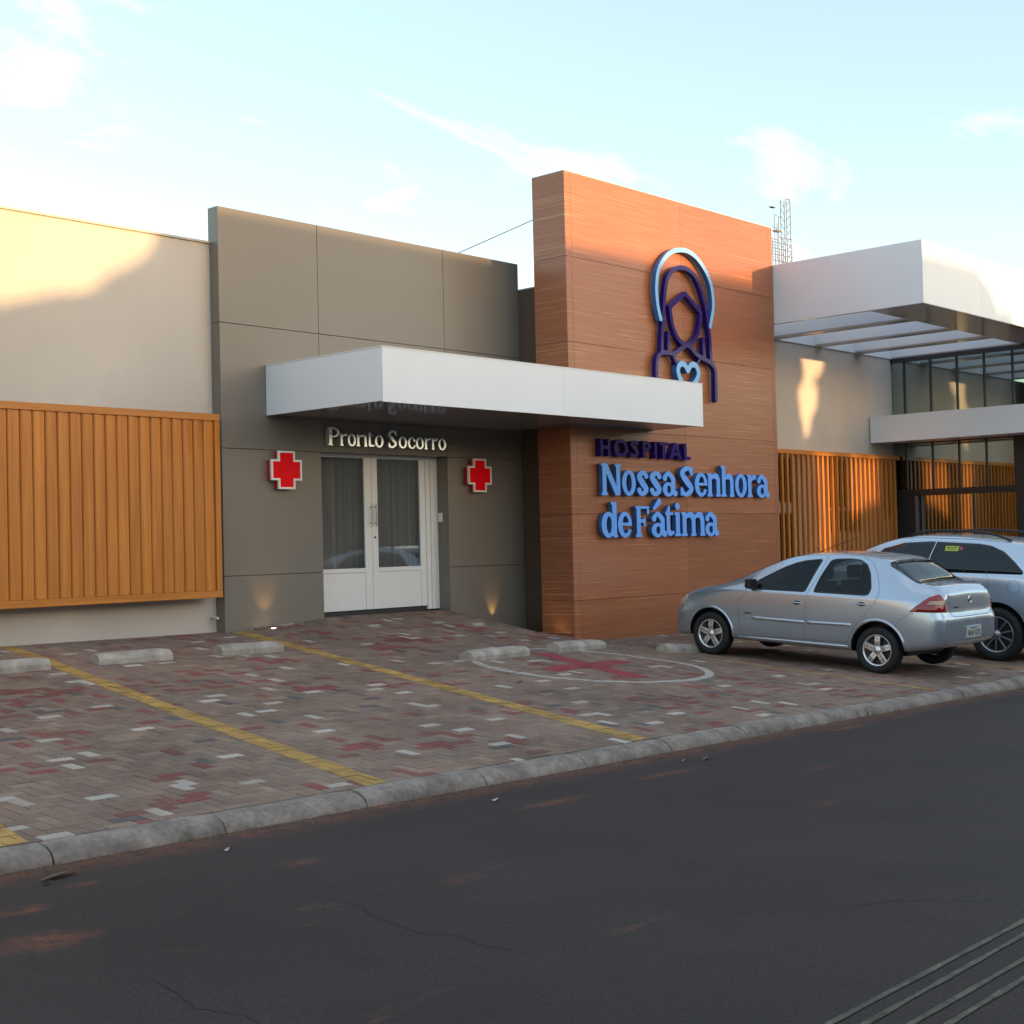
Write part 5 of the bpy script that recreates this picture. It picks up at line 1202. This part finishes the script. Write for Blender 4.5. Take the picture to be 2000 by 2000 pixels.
def sed_cls(c, n):
    if c.x < -.5 and n.x < -.25:
        if in_poly((c.y, c.z), DF): return 'front_door'
        if in_poly((c.y, c.z), DR): return 'rear_door'
    if c.x > .5 and n.x > .25:
        if in_poly((c.y, c.z), DF): return 'front_door#r'
        if in_poly((c.y, c.z), DR): return 'rear_door#r'
    if (c.y < -.40 and c.z < .735) or (c.y < -.24 and c.z < .6 and c.y < -.36): return 'rear_bumper'
    if c.y > 2.80 and c.z < .60: return 'front_bumper'
    if c.y > 2.36 and n.z > .5 and abs(c.x) < .62: return 'hood'
    if c.y < -.47 and c.z > .74 and abs(c.x) < .56: return 'trunk_lid'
    return 'body'
sc_.split(sed_cls)
for y, z in ((0, .283), (2.44, .283)):
    for sg in (-1, 1): make_wheel(sc_.root, sg*.728, y, z, .287, .192, .185, sg, 5, 'alloy', True)
fd, rd = sc_.parts['front_door'], sc_.parts['rear_door']
def ring(car, name, P, fr, w, off, parent=None):
    q = Car.rounded(P, .03); q = q+[q[0], q[1]]; return car.ribbon(name, q, fr, 'blackp', w, off, parent, curve=False)
for fr, par in ((SIDE, (fd, rd)), (SIDR, (sc_.parts['front_door#r'], sc_.parts['rear_door#r']))):
    for P, pp in ((wf, par[0]), (wr, par[1])):
        ring(sc_, 'window_seal', P, fr, .017, .004, pp); sc_.decal('window', P, fr, 'sedanglass', .001, pp, round_=.03, step=.06, edge=False)
sc_.ribbon('door_gap', [(2.04, 1.0), (1.90, .90), (2.0, .76), (2.005, .65), (1.985, .50), (1.93, .30)], SIDE)
sc_.ribbon('door_gap', [(.82, 1.395), (.885, 1.14), (.985, .93), (1.0, .80), (.995, .34)], SIDE)
sc_.ribbon('door_gap', [(.34, 1.40), (.20, 1.345), (.10, 1.22), (.035, 1.08), (.015, .96), (.06, .84), (.22, .65), (.35, .48), (.40, .35)], SIDE)
sc_.ribbon('door_gap', [(1.93, .30), (1.5, .315), (.99, .33), (.40, .345)], SIDE)
sc_.ribbon('roof_gap', [(2.2, 1.0), (1.95, 1.13), (1.7, 1.25), (1.4, 1.345), (1.1, 1.39), (.65, 1.413), (.3, 1.405), (.1, 1.385), (-.02, 1.35)], SIDE, w=.007)
sc_.ribbon('bumper_gap', [(-.24, .60), (-.30, .67), (-.40, .755), (-.47, .775)], SIDE)
sc_.ribbon('bumper_gap', [(2.75, .60), (2.88, .63), (3.0, .62)], SIDE)
sc_.bar('side_moulding', [(1.80, .545), (1.005, .548)], SIDE, 'silver', .045, .012, fd); sc_.bar('side_moulding', [(.975, .55), (.35, .565)], SIDE, 'silver', .045, .012, rd)
sc_.bar('sill_trim', [(2.0, .272), (.40, .285)], SIDE, 'silver', .05, .014)
door_handle(sc_, 1.125, .785, -1, fd); door_handle(sc_, .22, .83, -1, rd)
sc_.ribbon('badge', [(1.905, .60), (1.80, .602)], SIDE, w=.014, off=.0015)
sc_.decal('mirror_base', [(1.93, .925), (1.83, .99), (1.74, 1.03), (1.74, .93)], SIDE, 'blackp', .008, fd, step=.05)
mirror_fold(sc_, 1.80, .975)
sc_.decal('windshield', wsh, TOP, 'sedanglass', .003, round_=.05, step=.1); ring(sc_, 'windshield_seal', wsh, TOP, .03, .006)
sc_.decal('rear_window', rws, TOP, 'sedanglass', .003, round_=.05, step=.06); ring(sc_, 'rear_window_seal', rws, TOP, .022, .006)
LF = (Vector((-.75, -.72, 0)), Vector((.7071, -.7071, 0)), Vector((0, 0, 1)), Vector((.7071, .7071, 0)))
RF_ = (Vector((.75, -.72, 0)), Vector((-.7071, -.7071, 0)), Vector((0, 0, 1)), Vector((-.7071, .7071, 0)))
for fr in (LF, RF_):
    tl = sc_.decal('tail_lamp', [(-.265, .785), (-.20, .855), (-.12, .925), (-.04, .978), (.075, 1.010), (.125, .93), (.145, .80)], fr, 'lamp', .009, step=.03, round_=.012)
    sc_.decal('clear_lens', [(-.10, .885), (-.055, .925), (.118, .935), (.132, .885)], fr, 'lampc', .0115, tl, step=.03, edge=False)
    hl = sc_.decal('headlight', [(.05, .62), (.0, .66), (-.02, .74), (.06, .80), (.10, .72), (.12, .64)], (Vector((fr[0].x*.92, 2.86, 0)), Vector((-fr[0].x/.75*.6, .8, 0)).normalized(), Vector((0, 0, 1)), Vector((-fr[0].x/.75*.8, -.6, 0)).normalized()), 'head', .008, step=.03)
sc_.ribbon('trunk_gap', [(-.575, 1.02), (-.55, .93), (-.545, .80), (-.50, .745), (-.35, .735), (.35, .735), (.50, .745), (.545, .80), (.55, .93), (.575, 1.02)], REAR, w=.006)
sc_.bar('trunk_trim', [(-.42, .742), (.42, .742)], REAR, 'chrome', .016, .010, sc_.parts['trunk_lid'])
h = sc_.hit(0, .93, REAR, .0)
m = MB(); m.lathe([(.036, 0), (.040, -.008), (.046, -.008), (.050, 0)], 0, h.y+.002, .925, 28, axis=1); m.box(-.040, .040, h.y-.008, h.y+.002, .917, .933); m.build('emblem', 'chrome', sc_.parts['trunk_lid'], local=True)
sc_.ribbon('badge', [(-.46, .845), (-.32, .845)], REAR, w=.016, off=.002, parent=sc_.parts['trunk_lid'])
h = sc_.hit(0, .53, REAR, 0)
m = MB(); m.box(-.23, .23, h.y-.004, h.y+.02, .455, .615); rc = m.build('plate_recess', 'silver', sc_.parts['rear_bumper'], local=True, bevel=.004)
m = MB(); m.box(-.20, .20, h.y-.014, h.y-.0045, .470, .600); pl = m.build('number_plate', 'platew', sc_.parts['rear_bumper'], local=True, bevel=.003)
def plate_text(t_, s_, z_, sx=1.0): text_mesh(t_, s_, 'plate_text', 'blackp', sc_.parts['rear_bumper'], (0, h.y-.0155, z_), (math.pi/2, 0, 0), sx=sx)
plate_text('NUA 3332', .098, .522, .78)
m = MB(); m.box(-.10, .10, h.y-.0155, h.y-.0142, .580, .592); m.build('plate_strip', 'dark', sc_.parts['rear_bumper'], local=True)
m = MB(); m.tube([(-.02, 1.27, 1.405), (-.02, 1.05, 1.50), (-.02, .72, 1.62)], [.006, .0045, .003], 6); m.build('antenna', 'blackp', sc_.root, local=True)
m = MB(); m.box(-.50, .50, -.25, 2.70, .21, .30); m.build('underbody', 'blackp', sc_.root, local=True)
def seat(x, y, zt=1.17):
    m = MB(); m.box(x-.24, x+.24, y-.05, y+.06, .80, zt-.14); m.box(x-.13, x+.13, y-.05, y+.04, zt-.115, zt+.055)
    for dx in (-.05, .05): m.tube([(x+dx, y, zt-.16), (x+dx, y, zt-.09)], .006, 5)
    m.build('seat', 'seat', sc_.root, local=True, bevel=.03)
for x_ in (-.36, .36): seat(x_, .98, 1.19); seat(x_, .12, 1.12)
m = MB(); m.tube([(-.36+.18*math.cos(a*math.pi/10), 1.62-.05*math.sin(a*math.pi/10), .93+.17*math.sin(a*math.pi/10)) for a in range(20)], .014, 6, closed=True); m.build('steering_wheel', 'blackp', sc_.root, local=True)
for y_ in (0, 2.44):
    for sg, fr in ((-1, SIDE),):
        V = []
        for a in range(25):
            t = math.radians(-2+184*a/24); r0 = .352 if y_ == 0 else .345
            for rr_, of in ((r0+.002, .002), (r0+.006, .012), (r0+.022, .012), (r0+.034, .0008)):
                hh = sc_.hit(y_+rr_*math.cos(t), .285+rr_*math.sin(t), fr, of); V.append(tuple(hh) if hh is not None else V[-1])
        F = [(a*4+b, a*4+b+1, a*4+b+5, a*4+b+4) for a in range(24) for b in range(3)]
        me = bpy.data.meshes.new('arch_lip'); me.from_pydata(V, [], F); me.materials.append(M['silver']); me.polygons.foreach_set('use_smooth', [True]*len(F)); o = bpy.data.objects.new('arch_lip', me); COL.objects.link(o); o.parent = sc_.root

# --- bright silver wagon ------------------------------------------------
WT = [(-.93, .42, .78, 1.05, .76, 1.15, .70, 1.18), (-.88, .38, .85, 1.10, .81, 1.22, .735, 1.26), (-.78, .34, .88, 1.14, .835, 1.34, .73, 1.40), (-.60, .31, .893, 1.16, .85, 1.50, .70, 1.56), (-.45, .30, .897, 1.17, .857, 1.555, .69, 1.605), (-.20, .29, .90, 1.175, .86, 1.60, .68, 1.645), (.2, .28, .90, 1.175, .862, 1.635, .675, 1.675), (.7, .28, .90, 1.165, .865, 1.655, .67, 1.695),
      (1.2, .28, .90, 1.155, .865, 1.645, .67, 1.69), (1.55, .28, .90, 1.145, .865, 1.59, .68, 1.645), (1.85, .28, .90, 1.135, .862, 1.50, .70, 1.555), (2.15, .28, .90, 1.13, .86, 1.36, .73, 1.43), (2.5, .28, .90, 1.12, .85, 1.20, .76, 1.27), (2.75, .28, .90, 1.09, .84, 1.12, .76, 1.16), (3.2, .28, .88, 1.0, .80, 1.03, .70, 1.07), (3.55, .28, .80, .88, .70, .90, .60, .94), (3.72, .30, .62, .75, .55, .77, .45, .80)]
gs2 = (Gz(18.35, 10.8)-Gz(18.35, 8.0))/2.8
wg = Car('silver_wagon', 'bright silver estate car with black roof rails, half hidden behind the sedan', (19.255, 8.0, Gz(18.35, 8.0)), math.atan(.057), WT, None, [(0, .375, .43), (2.85, .375, .43)], 'silver2')
WD = [(1.02, .36), (.30, .40), (.26, .60), (.25, .78), (.17, .90), (.125, 1.02), (.12, 1.19), (.27, 1.60), (.96, 1.64), (1.05, 1.25), (1.05, .9)]
wg.split(lambda c, n: ('rear_door' if c.x < -.5 and n.x < -.25 and in_poly((c.y, c.z), WD) else 'front_door' if c.x < -.5 and n.x < -.25 and 1.03 < c.y < 2.05 and .36 < c.z < 1.6 else 'hood' if c.y > 2.6 and n.z > .5 else 'rear_bumper' if c.y < -.5 and c.z < .8 else 'body'))
wd = wg.parts['rear_door']
for y in (0, 2.85):
    for sg in (-1, 1): make_wheel(wg.root, sg*.795, y, .362, .364, .245, .225, sg, 10, 'alloy2', False)
band = [(2.15, 1.145), (1.92, 1.33), (1.76, 1.46), (1.46, 1.555), (1.07, 1.59), (.34, 1.585), (.17, 1.565), (-.03, 1.49), (-.20, 1.36), (-.34, 1.23), (-.33, 1.195), (.16, 1.185), (1.0, 1.165)]
wg.decal('side_glass', band, SIDE, 'carglass', .005, step=.06, round_=.02); wg.decal('side_glass', band, SIDR, 'carglass', .005, step=.08)
wg.ribbon('pillar_line', [(.965, 1.60), (1.02, 1.40), (1.055, 1.17)], SIDE, 'silver2', .012, .008, curve=False)
wg.ribbon('pillar_line', [(.27, 1.58), (.22, 1.40), (.165, 1.18)], SIDE, 'dark', .012, .008, curve=False); wg.ribbon('pillar_line', [(.43, 1.57), (.50, 1.19)], SIDE, 'dark', .010, .008, curve=False)
wg.ribbon('window_trim', [(2.15, 1.17), (1.92, 1.355), (1.76, 1.482), (1.46, 1.577), (1.07, 1.612), (.34, 1.607)], SIDE, 'chrome', .007, .006)
wg.ribbon('door_gap', [(.165, 1.18), (.125, 1.05), (.14, .95), (.20, .84), (.25, .78)], SIDE); wg.ribbon('door_gap', [(1.055, 1.16), (1.06, .9), (1.03, .36)], SIDE)
wg.ribbon('roof_gap', [(2.15, 1.44), (1.8, 1.56), (1.3, 1.63), (.5, 1.64), (.25, 1.632), (-.1, 1.615)], SIDE, w=.006)
wg.ribbon('fuel_flap', [(-.23+.088*math.cos(a*math.pi/8), 1.025+.085*math.sin(a*math.pi/8)) for a in range(17)], SIDE, w=.0045)
door_handle(wg, .345, 1.04, -1, wd, .21)
st_ = wg.decal('window_sticker', [(.82, 1.535), (.62, 1.54), (.625, 1.47), (.82, 1.465)], SIDE, 'stickery', .009, step=.05, edge=False)
wg.ribbon('window_sticker_text', [(.80, 1.515), (.64, 1.518)], SIDE, 'dark', .010, .0095, curve=False); wg.ribbon('window_sticker_text', [(.80, 1.492), (.66, 1.494)], SIDE, 'dark', .008, .0095, curve=False)
wg.decal('round_sticker', [(.585+.026*math.cos(a*math.pi/6), 1.51+.026*math.sin(a*math.pi/6)) for a in range(12)], SIDE, 'stickerr', .009, step=.05, edge=False)
for sx in (-1, 1):
    m = MB(); P = smooth_pts([(sx*.62, 1.42, 1.64), (sx*.625, 1.30, 1.70), (sx*.63, 1.1, 1.735), (sx*.635, .7, 1.75), (sx*.635, .3, 1.735), (sx*.635, .10, 1.70), (sx*.635, -.08, 1.64)], 5)
    m.tube(P, .017, 8); m.build('roof_rail', 'blackp', wg.root, local=True)
for fr, sx in ((SIDE, -1), (SIDR, 1)):
    LFw = (Vector((sx*.85, -.85, 0)), Vector((-sx*.7071, -.7071, 0)), Vector((0, 0, 1)), Vector((-sx*.7071, .7071, 0)))
    wg.decal('tail_lamp', [(-.16, 1.0), (-.12, 1.12), (.05, 1.2), (.08, .98)], LFw, 'lamp', .008, step=.04)
wg.decal('rear_window', [(-.60, 1.47), (.60, 1.47), (.66, 1.18), (-.66, 1.18)], REAR, 'carglass', .005, step=.08, round_=.05)
wg.decal('windshield', [(-.70, 2.45), (.70, 2.45), (.60, 1.62), (-.60, 1.62)], TOP, 'carglass', .005, step=.1, round_=.05)
m = MB(); m.box(-.70, .70, -.7, 3.4, .22, .32); m.build('underbody', 'blackp', wg.root, local=True)

# --- small litter -------------------------------------------------------
def leaf_bit(x, y, z, L, Wd, matn, label, nm, cat, rot=0):
    m = MB(); V = []; n = 7
    for i in range(n):
        t = i/(n-1); w_ = Wd*math.sin(math.pi*min(max(t, .06), .94)); V += [((t-.5)*L, -w_/2, .006+.012*math.sin(t*3)), ((t-.5)*L, w_/2, .004)]
    m.add(V, [(2*i, 2*i+2, 2*i+3, 2*i+1) for i in range(n-1)]); o = m.build(nm, matn, local=True, label=label, cat=cat, fix=False); o.location = (x, y, z); o.rotation_euler = (0, 0, rot)
leaf_bit(10.56, 9.67, Gz(10.56, 9.67), .13, .035, 'gap', 'dark dry leaf lying on the bricks between the yellow lines', 'dry_leaf', 'leaf', .2)
M['drybrown'] = mat('dry_brown', (0.14, 0.10, 0.065), 0.9, var=.3)
leaf_bit(3.62, 6.52, Rz(3.6)+.01, .24, .07, 'drybrown', 'crumpled brown leaf in the gutter below the kerb at left', 'dry_leaf', 'leaf', .3)
leaf_bit(3.50, 6.42, Rz(3.5)+.004, .07, .025, 'plw', 'scrap of white paper in the gutter beside the brown leaf', 'paper_scrap', 'litter', .1)
leaf_bit(4.55, 6.38, Rz(4.5)+.004, .05, .03, 'plw', 'tiny pale scrap in the gutter right of the brown leaf', 'paper_scrap', 'litter', 1.1)
leaf_bit(6.65, 6.33, Rz(6.6)+.004, .07, .05, 'plw', 'pale scrap in the gutter in the middle of the kerb', 'paper_scrap', 'litter', .7)
leaf_bit(9.1, 6.35, Rz(9.1)+.004, .16, .05, 'drybrown', 'brown leaf in the gutter right of the middle of the kerb', 'dry_leaf', 'leaf', .4)
leaf_bit(8.9, 6.42, Rz(8.9)+.004, .06, .03, 'plw', 'tiny white scrap beside the brown gutter leaf further right', 'paper_scrap', 'litter', .4)
gr_ = MB(); rr = random.Random(11)
for i in range(2600):
    x = rr.uniform(2.5, 16); y = 6.81-abs(rr.gauss(0, .07)); z = Rz(x)+.02*(1-abs(y-1.5)/5.24); s_ = rr.uniform(.003, .009)
    gr_.add([(x-s_, y, z), (x, y-s_, z), (x+s_, y, z+.001), (x, y+s_, z), (x, y, z+s_*1.2)], [(0, 1, 4), (1, 2, 4), (2, 3, 4), (3, 0, 4)])
o = gr_.build('gutter_grit', 'drybrown', fix=False); tag(o, 'loose brown grit gathered along the foot of the kerb', 'grit', kind='stuff')
